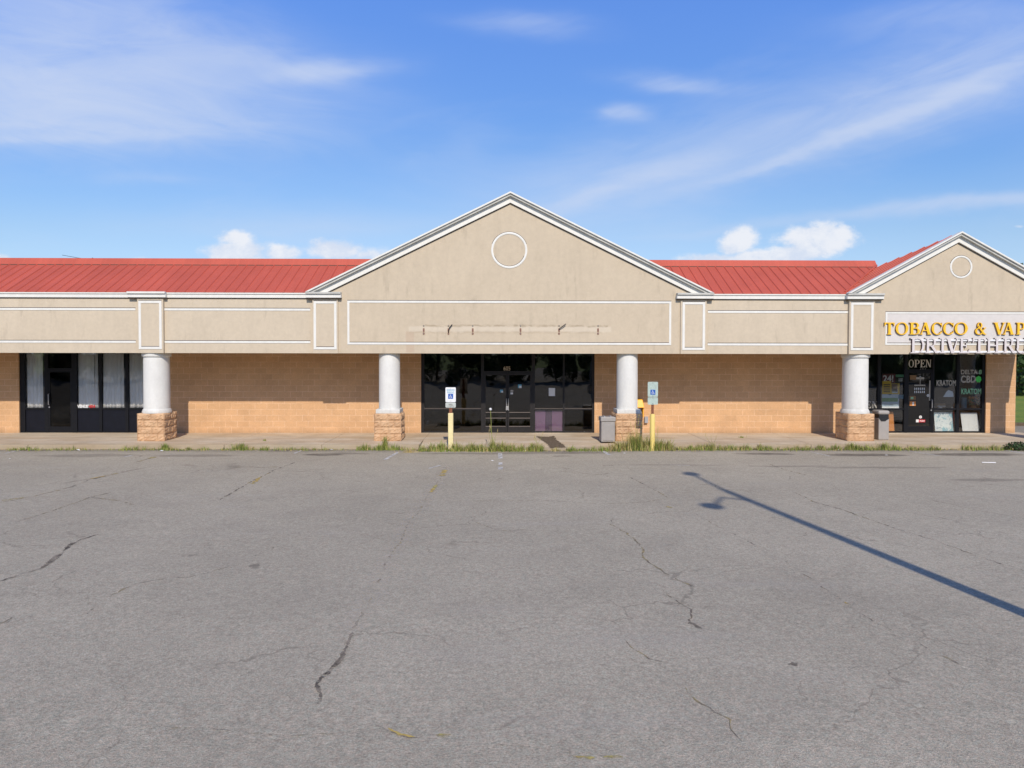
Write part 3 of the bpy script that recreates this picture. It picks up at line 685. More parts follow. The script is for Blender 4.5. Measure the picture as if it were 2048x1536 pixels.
for pl, w in [([(775, 1458), (800, 1470), (830, 1476)], .02), ([(870, 1471), (912, 1474)], .035), ([(1145, 1514), (1190, 1516)], .03), ([(1205, 1515), (1248, 1516)], .035),
              ([(890, 940), (884, 952)], .12), ([(862, 985), (872, 970)], .08), ([(505, 968), (520, 955)], .08), ([(180, 958), (240, 946)], .05), ([(0, 1002), (60, 994)], .05),
              ([(1690, 1205), (1700, 1212)], .05), ([(1330, 1013), (1345, 1016)], .07), ([(298, 917), (312, 914)], .12), ([(10, 1355), (0, 1358)], .05)]:
    strip(mb, pl, w, M['crack_weed'], .0062, .008, .6, sub=.03)
for pl, w in CR: strip(mb, pl, w, M['crack_faint' if pl[0] in ((893, 935), (1385, 1025), (160, 1237), (330, 1455)) else 'crack'], .005, .018 if w > .015 else .010, .7, sub=.06)
CD = [([(0, 1163), (40, 1150), (80, 1138), (110, 1120), (135, 1095), (160, 1080), (200, 1068)], .026), ([(85, 1136), (105, 1118), (120, 1108)], .045), ([(132, 1098), (145, 1086)], .05),
      ([(704, 1265), (700, 1275), (690, 1300), (680, 1318), (665, 1335), (640, 1360), (632, 1368), (642, 1390), (636, 1410)], .026), ([(690, 1308), (664, 1338), (645, 1357)], .04)]
for pl, w in CD: strip(mb, pl, w, M['crack_dark'], .0055, .009, .55, sub=.025)
M['seam_band'] = crackmat('pale_seam_band', (0.60, 0.53, 0.43, 1), (0.54, 0.49, 0.40, 1), 0.35, 0.95)
strip(mb, [(893, 930), (880, 958), (860, 985), (840, 1020), (815, 1050), (800, 1085), (770, 1130), (750, 1180), (735, 1215), (715, 1240), (704, 1265)], .26, M['seam_band'], .0035, .03, .4, sub=.12)
struct(mb.build('pavement_cracks'))
M['kerb_dirt'] = crackmat('kerb_dirt', (0.20, 0.155, 0.10, 1), (0.14, 0.11, 0.075, 1), 0.40, 0.62)
mb = MB(); n = 260; vs = []
for i in range(n + 1):
    x = -32 + 50 * i / n; w_ = .14 + .10 * math.sin(x * 1.7) + .07 * math.sin(x * 4.3) + rnd.uniform(-.03, .03); yy = YK - .006 - (.245 if RX0 < x < RX1 else 0)
    vs += [(x, yy, gz(yy) + .007), (x, yy - max(.04, w_), gz(yy - w_) + .007)]
mb.add(vs, [(2 * i, 2 * i + 1, 2 * i + 3, 2 * i + 2) for i in range(n)], M['kerb_dirt']); struct(mb.build('kerb_dirt'))

# ------------------------------------------------------------------ the building
B0 = (0, YWALL, ZW)
bld = thing('shopping_center', 'long beige shopping strip with red metal roof and two white-trimmed gables', 'building', B0)
def part(mb, name, parent=None, **kw):
    o = mb.build(name, parent or bld, off=B0 if parent is None or parent is bld else None, **kw); return o
YF = 0.05; ZB = 2.90; ZE = 4.62; ZR = 4.80
EAVE_Y, RIDGE_Y = 0.0, 1.95; ZRID = 5.885; ZCAP = 6.115
XL, XR = -32.0, XX(2031, 2.25, 800)
GC, GR_ = 0.0, XX(1925, -.17, 470)
HC, HRt = XX(1425, 0, 588) * .5 + -XX(613, 0, 588) * .5, (GR_ - XX(1695, -.1, 590))
ZAC, ZAR = ZZ(1018, 382, -0.2), ZZ(1925, 462, -0.2)
GC = (XX(1425, 0, 588) + XX(613, 0, 588)) / 2
# pilasters
PIL = [(275, 327), (625, 676), (1361, 1413), (1698, 1749)]
PX_ = [(XX(a, 0), XX(b, 0)) for a, b in PIL]
# stucco bands
def band(x0, x1):
    mb = MB(); mb.box(x0, x1, 0.09, 0.24, ZB, ZE, M['stucco_plain']); part(mb, 'stucco_band')
band(XL, PX_[0][0] + .02); band(PX_[0][1] - .02, PX_[1][0] + .02); band(PX_[2][1] - .02, PX_[3][0] + .02)
# gable walls
def gable(cx, half, zap, xl, xr):
    s = (zap - ZR) / half
    mb = MB()
    zl = zap - .12 - s * (cx - xl); zr = zap - .12 - s * (xr - cx)
    mb.prism_y([(xl, ZB), (xr, ZB), (xr, max(zr, ZR - .02)), (cx, zap - .12), (xl, max(zl, ZR - .02))], YF, YF + .2, M['stucco'])
    w = part(mb, 'gable_wall')
    # rake trim, three steps
    for k, (v0_, v1_, y0, m) in enumerate([(0, .050, -.17, 'trim'), (.050, .125, -.12, 'trim_dirty'), (.125, .315, -.02, 'trim')]):
        mb = MB()
        def lo(v): return (zap - v - ZR) / s
        a0, a1 = lo(v0_), lo(v1_)
        mb.prism_y([(cx - a0, ZR), (cx - a1, ZR), (cx, zap - v1_), (cx, zap - v0_)], y0, YF - .001, M[m])
        mb.prism_y([(cx + a1, ZR), (cx + a0, ZR), (cx, zap - v0_), (cx, zap - v1_)], y0, YF - .001, M[m])
        if k == 2:
            a0, a1 = lo(.316), lo(.345)
            for sg in (-1, 1):
                P_ = [(cx + sg * a0, ZR), (cx + sg * a1, ZR), (cx, zap - .345), (cx, zap - .316)]
                mb.prism_y(P_ if sg < 0 else P_[::-1], YF - .010, YF - .001, M['seam'])  # dark strip paints in the shade line beneath the rake board
        part(mb, 'rake_trim')
    # gable roof (two slopes running back into the main roof)
    jx = (zap - .01 - ZRID) / s
    for sg in (-1, 1):
        mb = MB(); up = -.03
        def top(y): t = max(0, min(1, (y - 0.0) / RIDGE_Y)); return cx + sg * jx * t, zap - s * jx * t
        def bot(y): t = max(0, min(1, (y - 0.0) / RIDGE_Y)); return cx + sg * (half + (jx - half) * t), ZR + .02 + (zap - s * jx - ZR - .02) * t
        ysr = [.055, .4, .8, 1.2, 1.6, RIDGE_Y]
        vs = []
        for y in ysr:
            a = top(y); b = bot(y); vs += [(a[0], y, a[1] + up), (b[0], y, b[1] + up), (a[0], y, a[1] - .02 + up), (b[0], y, b[1] - .02 + up)]
        fs = []
        for k in range(len(ysr) - 1):
            o = 4 * k; fs += [(o, o + 4, o + 5, o + 1), (o + 2, o + 3, o + 7, o + 6)]
        fs += [(0, 1, 3, 2)]
        if sg > 0: fs = [f[::-1] for f in fs]
        mb.add(vs, fs, M['roof'])
        y = .16
        while y < RIDGE_Y - .1:
            a = top(y); b = bot(y); w_ = .022
            P0 = Vector((a[0], y, a[1] + up + .012)); P1 = Vector((b[0], y, b[1] + up + .012))
            mb.tube([P0, P1], .020, M['roof'], 6); y += .305
        part(mb, 'gable_roof')
    return s, w
sC, wallC = gable(GC, HC, ZAC, PX_[1][0] + .01, PX_[2][1] - .01)
sR, wallR = gable(GR_, HRt, ZAR, PX_[3][0] + .01, XR + .02)
# trims: frames of mouldings with a dark line of grime above
def frame(mb, x0, x1, z0, z1, w, y, sides='tblr'):
    t = .014; gm = .019
    def grime(a, b, z): mb.box(a, b, y - .004, y + .003, z + .001, z + gm, M['seam'])
    if 't' in sides: mb.box(x0, x1, y - t, y + .002, z1 - w, z1, M['trim']); grime(x0, x1, z1)
    if 'b' in sides: mb.box(x0, x1, y - t, y + .002, z0, z0 + w, M['trim']); grime(x0 + (w if 'l' in sides else 0), x1 - (w if 'r' in sides else 0), z0 + w)
    if 'l' in sides: mb.box(x0, x0 + w, y - t + .001, y + .002, z0 + w, z1 - w, M['trim'])
    if 'r' in sides: mb.box(x1 - w, x1, y - t + .001, y + .002, z0 + w, z1 - w, M['trim'])
for i, (x0, x1) in enumerate(PX_):
    mb = MB(); mb.box(x0, x1, -0.0, .11, ZB - .004, ZE - .003, M['stucco_plain']); 
    o = part(mb, 'pilaster', bevel=.006)
    cx = (x0 + x1) / 2; mb = MB(); frame(mb, cx - .355, cx + .355, 3.02, 4.52, .075, -.001)
    part(mb, 'pilaster_moulding', o)
def lines(px0, px1, y=.09):
    a, b = XX(px0, y), XX(px1, y); mb = MB()
    for py in (619, 684):
        z = ZZ(460, py, y) if px0 < 900 else ZZ(1560, py + 5, y)
        mb.box(a, b, y - .014, y + .002, z - .034, z + .034, M['trim']); mb.box(a, b, y - .004, y + .003, z + .035, z + .054, M['seam'])
    part(mb, 'moulding')
lines(-160, 272); lines(329, 621); lines(1415, 1697)
fx0, fx1 = XX(695, YF), XX(1342, YF)
mb = MB(); frame(mb, fx0, fx1, ZZ(1018, 689.5, YF), ZZ(1018, 602, YF), .065, YF - .001); part(mb, 'panel_moulding', wallC)
f2 = XX(1770, YF); mb = MB(); z0, z1 = ZZ(1850, 690, YF), ZZ(1850, 624, YF); f3 = 2 * GR_ - f2
frame(mb, f2, f3, z0, z1, .055, YF - .001); mb.box(f2 + .056, f3 - .056, YF - .004, YF - .001, z0 + .056, z1 - .056, M['sign_panel']); part(mb, 'panel_moulding', wallR)
def ring(cx, cz, r, w, par):
    mb = MB(); n = 64; vs = []; fs = []
    pf = [(r - w, YF - .001), (r - w, YF - .012), (r - w * .5, YF - .018), (r, YF - .012), (r, YF - .001)]
    for i in range(n):
        a = 2 * math.pi * i / n
        for rr, y in pf: vs.append((cx + rr * math.cos(a), y, cz + rr * math.sin(a)))
    for i in range(n):
        for k in range(4):
            a = i * 5 + k; b = ((i + 1) % n) * 5 + k; fs.append((a, b, b + 1, a + 1))
    mb.add(vs, fs, M['trim'])
    for rr, a0, a1 in ((r + .008, 20, 160), (r - w - .008, 200, 340)):
        for i in range(24):
            q0, q1 = R(a0 + (a1 - a0) * i / 24), R(a0 + (a1 - a0) * (i + 1) / 24)
            mb.quad(*[(cx + (rr + e) * math.cos(q), YF - .003, cz + (rr + e) * math.sin(q)) for e, q in ((-.007, q0), (.007, q0), (.007, q1), (-.007, q1))][::-1], M['seam'])
    part(mb, 'round_moulding', par)
ring(XX(1018.5, YF, 500), ZZ(1018.5, 500.5, YF), .565, .065, wallC)
ring(XX(1922, YF, 534), ZZ(1922, 534, YF), .355, .055, wallR)
# cornice along the eaves
def cornice(x0, x1, y0=.035, ret=False):
    mb = MB()
    mb.box(x0, x1, y0, .10, ZE, ZE + .115, M['trim'])
    mb.box(x0, x1, y0 - (.05 if y0 < 0 else .030), .10, ZE + .115, ZE + .176, M['trim' if not ret else 'trim_dirty'])
    mb.box(x0, x1, min(y0 + .03, .08), .10, ZE - .028, ZE - .001, M['seam'])  # dark strip paints in the shade under the cornice
    part(mb, 'cornice', bevel=.005)
c0 = (XX(257, 0, 590), XX(333, 0, 590)); c1 = (XX(613, 0, 590), XX(683, 0, 592)); c2 = (XX(1353, 0, 592), XX(1426, 0, 592)); c3 = (XX(1692, 0, 592), XX(1765, 0, 594))
cornice(XL, c0[0]); cornice(*c0, y0=-.07); cornice(c0[1], c1[0]); cornice(*c1, y0=-.10, ret=True)
cornice(*c2, y0=-.10, ret=True); cornice(c2[1], c3[0]); cornice(*c3, y0=-.10, ret=True)
cornice(2 * GR_ - c3[1], 2 * GR_ - c3[0], y0=-.10, ret=True)
# main roof with ribs and ridge cap
def mainroof(x0, x1, xr0=None, xr1=None):
    """x0..x1 at the eave, xr0..xr1 at the ridge"""
    xr0 = x0 if xr0 is None else xr0; xr1 = x1 if xr1 is None else xr1
    mb = MB(); th = .02
    T = [(x0, EAVE_Y, ZR), (x1, EAVE_Y, ZR), (xr1, RIDGE_Y, ZRID), (xr0, RIDGE_Y, ZRID)]
    Bt = [(a, b, c - th) for a, b, c in T]
    mb.add(T + Bt, [(0, 1, 2, 3), (7, 6, 5, 4), (0, 4, 5, 1), (1, 5, 6, 2), (3, 2, 6, 7), (0, 3, 7, 4)], M['roof'])
    sl_ = (ZRID - ZR) / (RIDGE_Y - EAVE_Y); n0 = math.ceil((min(x0, xr0)) / .305)
    x = n0 * .305
    while x < max(x1, xr1) - .02:
        ya, yb = EAVE_Y - .012, RIDGE_Y
        if x < max(x0, xr0) and xr0 != x0:
            t = (x - x0) / (xr0 - x0)
            if xr0 > x0: yb = EAVE_Y + (RIDGE_Y - EAVE_Y) * t
            else: ya = EAVE_Y + (RIDGE_Y - EAVE_Y) * t
        if x > min(x1, xr1) and xr1 != x1:
            t = (x - x1) / (xr1 - x1)
            if xr1 > x1: ya = EAVE_Y + (RIDGE_Y - EAVE_Y) * t
            else: yb = EAVE_Y + (RIDGE_Y - EAVE_Y) * t
        if yb - ya > .05:
            za, zb = ZR + (ya - EAVE_Y) * sl_, ZR + (yb - EAVE_Y) * sl_
            w0, w1, h = .028, .010, .032
            mb.add([(x - w0, ya, za), (x + w0, ya, za), (x + w1, ya, za + h), (x - w1, ya, za + h),
                    (x - w0, yb, zb), (x + w0, yb, zb), (x + w1, yb, zb + h), (x - w1, yb, zb + h)],
                   [(0, 1, 2, 3), (1, 5, 6, 2), (2, 6, 7, 3), (3, 7, 4, 0), (5, 4, 7, 6)], M['roof'])
        x += .305
    o = part(mb, 'roof')
    mb = MB(); a, b = xr0, xr1
    mb.add([(a, RIDGE_Y - .062, ZRID - .010), (b, RIDGE_Y - .062, ZRID - .010), (b, RIDGE_Y + .10, ZCAP - .01), (a, RIDGE_Y + .10, ZCAP - .01),
            (a, RIDGE_Y + .25, ZCAP), (b, RIDGE_Y + .25, ZCAP), (b, RIDGE_Y + .25, ZRID - .1), (a, RIDGE_Y + .25, ZRID - .1)],
           [(0, 1, 2, 3), (3, 2, 5, 4), (4, 5, 6, 7)], M['roof'])
    mb.box(a, b, RIDGE_Y - .060, RIDGE_Y + .02, ZRID - .06, ZRID - .012, M['seam'])
    part(mb, 'ridge_cap', o)
jxC = (ZAC - ZRID) / sC; jxR = (ZAR - ZRID) / sR
mainroof(XL, GC - HC + .02, None, GC - jxC + .6)
mainroof(GC + HC - .02, GR_ - HRt + .02, GC + jxC - .6, GR_ - jxR + .02)
# valley flashing at the right gable
mb = MB(); mb.tube([(GR_ - HRt + .02, EAVE_Y + .1, ZR + .05), (GR_ - jxR + .02, RIDGE_Y, ZRID + .045)], .035, M['roof'], 8); part(mb, 'valley_flashing')
# soffit, deck, rear walls
mb = MB(); mb.box(XL, XR, .24, YWALL + .05, 3.0, 3.06, M['soffit']); mb.box(XL, XR, .10, .28, ZB + .02, 2.999, M['soffit']); part(mb, 'soffit')
mb = MB(); mb.box(XL, XR, RIDGE_Y + .26, 24, 5.2, 5.4, M['gutter']); mb.box(XL, XR, .30, YWALL + .2, 3.07, 3.2, M['gutter']); part(mb, 'flat_roof')
mb = MB()
mb.box(XL, XR - .2, 23.8, 24, ZW, 5.2, M['block']); mb.box(XL, XL + .2, YWALL + .2, 23.8, ZW, 5.2, M['block_side']); mb.box(XR - .2, XR, YWALL + .21, 23.8, ZW, 5.2, M['block_side'])
part(mb, 'rear_wall')
mb = MB(); mb.prism_y([(XR - .25, 3.1), (XR, 3.1), (XR, 5.0), (XR - .25, 5.2)], .26, YWALL + .2, M['stucco_plain']); part(mb, 'end_wall')
# front wall pieces between the shopfronts (blocks)
SF = [(XX(38, YWALL, 800), XX(338, YWALL, 800)), (XX(842, YWALL, 800), XX(1189, YWALL, 800)), (XX(1735, YWALL, 800) - .5, XX(1972, YWALL, 800))]
xs = [XL, SF[0][0], SF[0][1], SF[1][0], SF[1][1], SF[2][0], SF[2][1], XR]
for i in (0, 2, 4, 6):
    mb = MB(); mb.box(xs[i], xs[i + 1], YWALL, YWALL + .2, ZW, 3.0, M['block']); part(mb, 'block_wall')
# columns
def plinth(cx, cy, w, z0, z1):
    mb = MB(); h = (z1 - z0) / 4; hw = w / 2
    mb.box(cx - hw + .03, cx + hw - .03, cy - hw + .03, cy + hw - .03, z0, z1 - .005, M['mortar'])
    r = random.Random(int(cx * 100) + 5)
    def rough(ax, s, c0, c1, za, zb):
        nx = max(3, int((c1 - c0) / .045)); nz = 5; vs = []; fs = []
        hs = [[0.010 + r.uniform(-.012, .018) for _ in range(nx + 1)] for _ in range(nz + 1)]
        for j in range(nz + 1):
            for i in range(nx + 1):
                e = hs[j][i] if 0 < i < nx and 0 < j < nz else -.012
                c = c0 + (c1 - c0) * i / nx; z = za + (zb - za) * j / nz; d_ = hw + e
                vs.append((cx + c, cy + s * d_, z) if ax == 'y' else (cx + s * d_, cy + c, z))
        for j in range(nz):
            for i in range(nx):
                a = j * (nx + 1) + i; f = (a, a + 1, a + nx + 2, a + nx + 1)
                if (ax == 'y' and s > 0) or (ax == 'x' and s < 0): f = f[::-1]
                fs.append(f)
        mb.add(vs, fs, M['stone'])
    for k in range(4):
        za, zb = z0 + k * h + .002, z0 + (k + 1) * h - .002
        for ax, s in (('y', -1), ('y', 1), ('x', -1), ('x', 1)):
            cut = [-hw, 0.0 + r.uniform(-.03, .03), hw] if k % 2 else [-hw, -hw * .52, hw * .5, hw]
            for a, b in zip(cut[:-1], cut[1:]): rough(ax, s, a + (.002 if a > -hw else -.008), b - (.002 if b < hw else -.008), za, zb)
    mb.box(cx - hw + .01, cx + hw - .01, cy - hw + .01, cy + hw - .01, z1 - .02, z1 - .002, M['stone'])
    return mb
CY = .46
COLS = [(XX(313, CY), .385, 1), (XX(779, CY), .335, 0), (XX(1254.5, CY), .335, 0), (XX(1711, CY), .385, 1), (XX(2050, .87) + .36, .27, 2), (XX(313, CY) - 7.5, .385, 1), (XX(313, CY) - 15, .385, 1)]
for cx, r, kind in COLS:
    zp = 1.015
    mb = MB(); mb.lathe(cx, CY, [(r, zp + .10), (r, 1.6), (r * .995, 2.2), (r * .985, 2.995)], M['column'], 56); o = part(mb, 'column', smooth=True)
    mb = MB()
    if kind: mb.lathe(cx, CY, [(r + .045, zp - .005), (r + .045, zp + .05), (r + .03, zp + .075), (r + .028, zp + .095), (r - .001, zp + .13)], M['column'], 56)
    else: mb.box(cx - r - .04, cx + r + .04, CY - r - .04, CY + r + .04, zp - .003, zp + .125, M['column'])
    part(mb, 'column_base', o, bevel=0 if kind else .008, smooth=bool(kind))
    if kind:
        mb = MB()
        mb.lathe(cx, CY, [(r - .01, 2.775), (r + .035, 2.79), (r + .04, 2.80), (r + .04, 2.87), (r + .04, 2.994)], M['column'], 56); part(mb, 'capital', o, smooth=True)
    part(plinth(cx, CY, .83 if kind < 2 else .62, ZW, zp), 'stone_plinth', o)

# ------------------------------------------------------------------ shopfronts
YG = YWALL + .09
def X_(px, Y=YWALL): return XX(px, Y, 800)
def Z_(py, Y=YWALL, px=1018): return ZZ(px, py, Y)
ZT = 2.995; ZRL = None
def member(mb, x0, x1, z0, z1, m, y0=None, y1=None): mb.box(x0, x1, YWALL + .06 if y0 is None else y0, YWALL + .15 if y1 is None else y1, z0, z1, m)
def window(x0, x1, zr, fm, glass, lower, zt=ZT, lowmat=None):
    mb = MB(); z0 = ZW + .05
    member(mb, x0, x1, ZW + .004, z0, fm)
    o = part(mb, 'window')
    mb = MB(); member(mb, x0, x1, zt - .06, zt - .001, fm); part(mb, 'head_rail', o)
    mb = MB(); member(mb, x0, x1, zr - .03, zr + .03, fm, y1=YWALL + .149); mb.box(x0, x1, YWALL + .052, YWALL + .0601, zr + .018, zr + .030, M['rail'] if fm is M['frame'] else fm); part(mb, 'middle_rail', o)
    mb = MB(); mb.box(x0 - .01, x1 + .01, YG, YG + .008, zr + .03, zt - .06, glass); part(mb, 'glass_pane', o)
    mb = MB(); mb.box(x0 - .01, x1 + .01, YG, YG + (.008 if lower == 'glass' else .03), z0, zr - .03, lowmat or glass); part(mb, 'glass_pane' if lower == 'glass' else 'lower_panel', o)
    return o
def mullion(pxs, fm, fl=None):
    for a, b in pxs:
        mb = MB(); mb.box(X_(a), X_(b), YWALL + .045, YWALL + .165, ZW + .003, ZT - .0005, fm); part(mb, 'mullion', bevel=.004)
def door(x0, x1, zt, fm, glass, hinge, bars=(), kick=.25, transom=True, handle=None):
    mb = MB(); st = .055; z0 = ZW + .012
    y0, y1 = YWALL + .05, YWALL + .10
    mb.box(x0, x0 + st, y0, y1, z0, zt, fm); mb.box(x1 - st, x1, y0, y1, z0, zt, fm)
    mb.box(x0 + st, x1 - st, y0, y1, z0, z0 + kick, fm); mb.box(x0 + st, x1 - st, y0, y1, zt - .07, zt, fm)
    o = part(mb, 'door', bevel=.004)
    mb = MB(); mb.box(x0 + st - .01, x1 - st + .01, y0 + .02, y0 + .028, z0 + kick, zt - .07, glass); part(mb, 'door_glass', o)
    for z in bars:
        mb = MB(); mb.box(x0 + st, x1 - st, y0 - .006, y0 + .018, z - .009, z + .009, M['rail']); part(mb, 'door_bar', o)
    hx = x1 - .03 if hinge == 'l' else x0 + .03
    z = ZW + 1.0; zb, zt2 = handle or (z - .14, z + .18)
    mb = MB(); mb.tube([(hx, y0, zb), (hx, y0 - .055, zb + .02), (hx, y0 - .055, zt2 - .02), (hx, y0, zt2)], .011, M['steel']); part(mb, 'handle', o, smooth=True)
    mb = MB(); mb.lathe(0, 0, [(.022, 0), (.022, .012)], M['steel'], 16)
    for i, q in enumerate(mb.v): mb.v[i] = (hx + q[0], y0 - q[2], zb - .07 + q[1])
    part(mb, 'door_lock', o)
    if transom:
        mb = MB(); mb.box(x0, x1, YWALL + .06, YWALL + .15, zt + .005, zt + .065, fm)
        t = part(mb, 'transom'); mb = MB(); mb.box(x0, x1, YWALL + .06, YWALL + .15, ZT - .06, ZT - .001, fm); part(mb, 'head_rail', t)
        mb = MB(); mb.box(x0 - .01, x1 + .01, YG, YG + .008, zt + .065, ZT - .06, glass); part(mb, 'glass_pane', t)
    return o
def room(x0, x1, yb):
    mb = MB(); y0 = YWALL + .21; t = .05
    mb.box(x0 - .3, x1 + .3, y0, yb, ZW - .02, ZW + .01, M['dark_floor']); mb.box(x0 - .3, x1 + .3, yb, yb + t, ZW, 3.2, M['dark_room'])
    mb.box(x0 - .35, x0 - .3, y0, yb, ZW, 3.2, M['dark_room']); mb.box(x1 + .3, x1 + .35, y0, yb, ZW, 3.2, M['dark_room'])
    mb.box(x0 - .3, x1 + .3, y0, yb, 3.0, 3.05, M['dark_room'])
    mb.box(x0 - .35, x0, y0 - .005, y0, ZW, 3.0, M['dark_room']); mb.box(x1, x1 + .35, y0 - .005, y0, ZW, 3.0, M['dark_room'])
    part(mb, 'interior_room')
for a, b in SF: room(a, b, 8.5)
ZRL = Z_(818.5)
# left shop (black frames, curtains)
FB = M['frame_blk']
mullion([(38, 48), (87, 95), (142, 152), (197, 202), (249, 255), (290, 296), (330, 338)], FB)
for a, b in [(48, 87), (152, 197), (202, 249), (255, 290), (296, 330)]:
    window(X_(a), X_(b), Z_(818, px=160), FB, M['glass_clear'], 'panel', lowmat=M['panel_blk'])
door(X_(95), X_(142), 2.30, FB, M['glass_dim'], 'r', kick=.20, handle=(ZW + .95, ZW + 1.35))
# centre shop
FR = M['frame']
mullion([(842, 848), (962, 968), (1063.5, 1070), (1126, 1129.5), (1184.5, 1189)], FR)
window(X_(848), X_(962), ZRL, FR, M['glass_dark'], 'glass')
window(X_(1070), X_(1126), ZRL, FR, M['glass_dark'], 'panel', lowmat=M['glass'])
window(X_(1129.5), X_(1184.5), ZRL, FR, M['glass_dark'], 'glass')
bars = [Z_(825), Z_(836.5), Z_(853)]
door(X_(968), X_(1014.6), 2.22, FR, M['glass_dark'], 'l', bars=bars, kick=.20, handle=(Z_(816), Z_(797)))
door(X_(1015.2), X_(1063.5), 2.22, FR, M['glass_dark'], 'r', bars=bars, kick=.20, handle=(Z_(816), Z_(797)))
# right shop
mullion([(1706, 1712), (1756.5, 1763), (1810, 1816), (1866, 1870), (1915, 1920.5), (1966, 1972)], FB)
zr3 = Z_(818.5, px=1850)
for a, b in [(1712, 1756.5), (1763, 1810), (1870, 1915), (1920.5, 1966)]:
    window(X_(a), X_(b), zr3, FB, M['glass'], 'glass')
door(X_(1816), X_(1866), 2.30, FB, M['glass_dark'], 'l', bars=[], kick=.22)

# purple boards, curtains and goods inside the windows
def flat(name, label, cat, px0, px1, py0, py1, m, y=None, th=.006, group=None, extra=None, bottom=None):
    """a flat board or sheet; y is its front face"""
    y = YG + .05 if y is None else y
    x0, x1 = XX(px0, y, 800), XX(px1, y, 800); pc = (px0 + px1) / 2; z1, z0 = ZZ(pc, py0, y), ZZ(pc, py1, y)
    if bottom is not None: z0 = bottom
    o = thing(name, label, cat, ((x0 + x1) / 2, y + th / 2, z0), group) if extra else None
    base = ((x0 + x1) / 2, y + th / 2, z0)
    mb = MB(); mb.box(x0 - base[0], x1 - base[0], -th / 2, th / 2, 0, z1 - z0, m)
    if extra:
        mb.build('sheet', o)
        extra(o, x0 - base[0], x1 - base[0], 0, z1 - z0, -th / 2)
        return o
    q = mb.build(name); q.location = base; return tag(q, label, cat, group)
flat('display_board', 'light purple board behind the lower pane right of the glass doors', 'board', 1070.5, 1091, 821, 863, M['purple'], YG + .06)
flat('display_board', 'narrow dark purple board between two lighter purple boards', 'board', 1091.5, 1103.5, 821, 863, M['purple_dk'], YG + .07)
flat('display_board', 'mauve board beside the mullion, rightmost of three purple boards', 'board', 1104, 1125.5, 821, 863, M['purple'], YG + .06)

def curtain(label, px0, px1, py1, y, seed, taper=0.0):
    r = random.Random(seed); x0, x1 = XX(px0, y, 800), XX(px1, y, 800); z1 = 2.93; z0 = ZZ(px0, py1, y)
    cx = (x0 + x1) / 2; n = 70; nz = 12; vs = []; fs = []
    ph = [(r.uniform(14, 60), r.uniform(0, 6.3), r.uniform(.3, 1)) for _ in range(6)]
    for j in range(nz + 1):
        t = j / nz
        for i in range(n + 1):
            s = i / n; xx = x0 + (x1 - x0) * s; xx = cx + (xx - cx) * (1 - taper * math.sin(t * math.pi) )
            yy = sum(a * math.sin(f * (xx + .05 * t * math.sin(f)) + p) for f, p, a in ph) * .012 * (.5 + .7 * (1 - t))
            vs.append((xx - cx, yy, (z0 + (z1 - z0) * t) - z0))
    for j in range(nz):
        for i in range(n):
            a = j * (n + 1) + i; fs.append((a, a + 1, a + n + 2, a + n + 1))
    mb = MB(); mb.add(vs, fs, M['curtain']); o = mb.build('curtain', smooth=True); o.location = (cx, y, z0)
    sm = o.modifiers.new('thick', 'SOLIDIFY'); sm.thickness = .004
    return tag(o, label, 'curtain', 'white curtains in the left shop window')
YC = YG + .075
curtain('white curtain in the narrow pane left of the black door', 48, 86.5, 816, YC, 1)
curtain('white curtain drawn to one side right above the small VENUE lettering', 153, 190, 816, YC, 2, .03)
curtain('thin strip of white curtain just left of the first mullion past the door', 190, 196.5, 816, YC + .03, 3)
curtain('white curtain filling the pane between the two mullions', 202, 248.5, 816, YC, 4)
curtain('white curtain in the pane partly hidden behind the round column', 255, 289.5, 816, YC, 5)
curtain('white curtain hidden to the right of the round column', 296, 329.5, 816, YC, 6)

def lettering(name, label, cat, words, y=None, root=None):
    """words: (text, px0, px1, py0, py1, material, bold)"""
    y = YG - .004 if y is None else y
    a = words[0]; X0 = XX(a[1], y, 800); Z0 = ZZ(a[1], a[4], y); base = (X0, y, Z0)
    o = thing(name, label, cat, base)
    for t, p0, p1, q0, q1, m, bo in words:
        mb = MB(); pc = (p0 + p1) / 2
        text_into(mb, t, XX(p0, y, 800) - base[0], XX(p1, y, 800) - base[0], ZZ(pc, q1, y) - base[2], ZZ(pc, q0, y) - base[2], 0, m, bo, .004)
        mb.build('word', o)
    return o
lettering('window_lettering', 'small white and red VENUE lettering low in the left shop window', 'lettering', [('VENUE', 154.5, 176, 809.5, 816, M['white'], .04), ('404', 177, 190.5, 809.5, 816, M['red'], .04)])
lettering('house_number', 'tan number 605 on the dark glass above the double doors', 'number', [('605', 1007, 1020.5, 732.5, 741, M['tan'], .0)])
lettering('window_lettering', 'grey DELTA 8 words at the top of the rightmost shop pane', 'lettering', [('DELTA', 1921, 1954, 739.5, 748.5, M['greyvinyl'], .025), ('8', 1957, 1962.5, 739.5, 748.5, M['mint'], .03)])
o = lettering('window_lettering', 'grey CBD letters with a bright green leaf in the rightmost shop pane', 'lettering', [('CBD', 1921, 1951, 751, 765.5, M['greyvinyl'], .03)])
mb = MB(); y = -.002; cx = XX(1958, YG) - o.location.x; cz = ZZ(1958, 758.5, YG) - o.location.z
pts = []
for i in range(90):
    a = 2 * math.pi * i / 90; k = abs(math.cos(3.5 * (a - math.pi / 2))) ** .6; rr = .105 * (.72 + .28 * k); pts.append((cx + rr * math.cos(a), cz + rr * math.sin(a) * 1.12))
mb.prism_y(pts, y - .003, y + .001, M['green']); mb.build('leaf_emblem', o)
lettering('window_lettering', 'pale green KRATOM word low in the rightmost shop pane', 'lettering', [('KRATOM', 1922, 1962, 777, 788.5, M['mint'], .03)])
lettering('window_lettering', 'grey KRATOM word in the pane just right of the door', 'lettering', [('KRATOM', 1872.5, 1911.5, 760, 772, M['greyvinyl'], .03)])
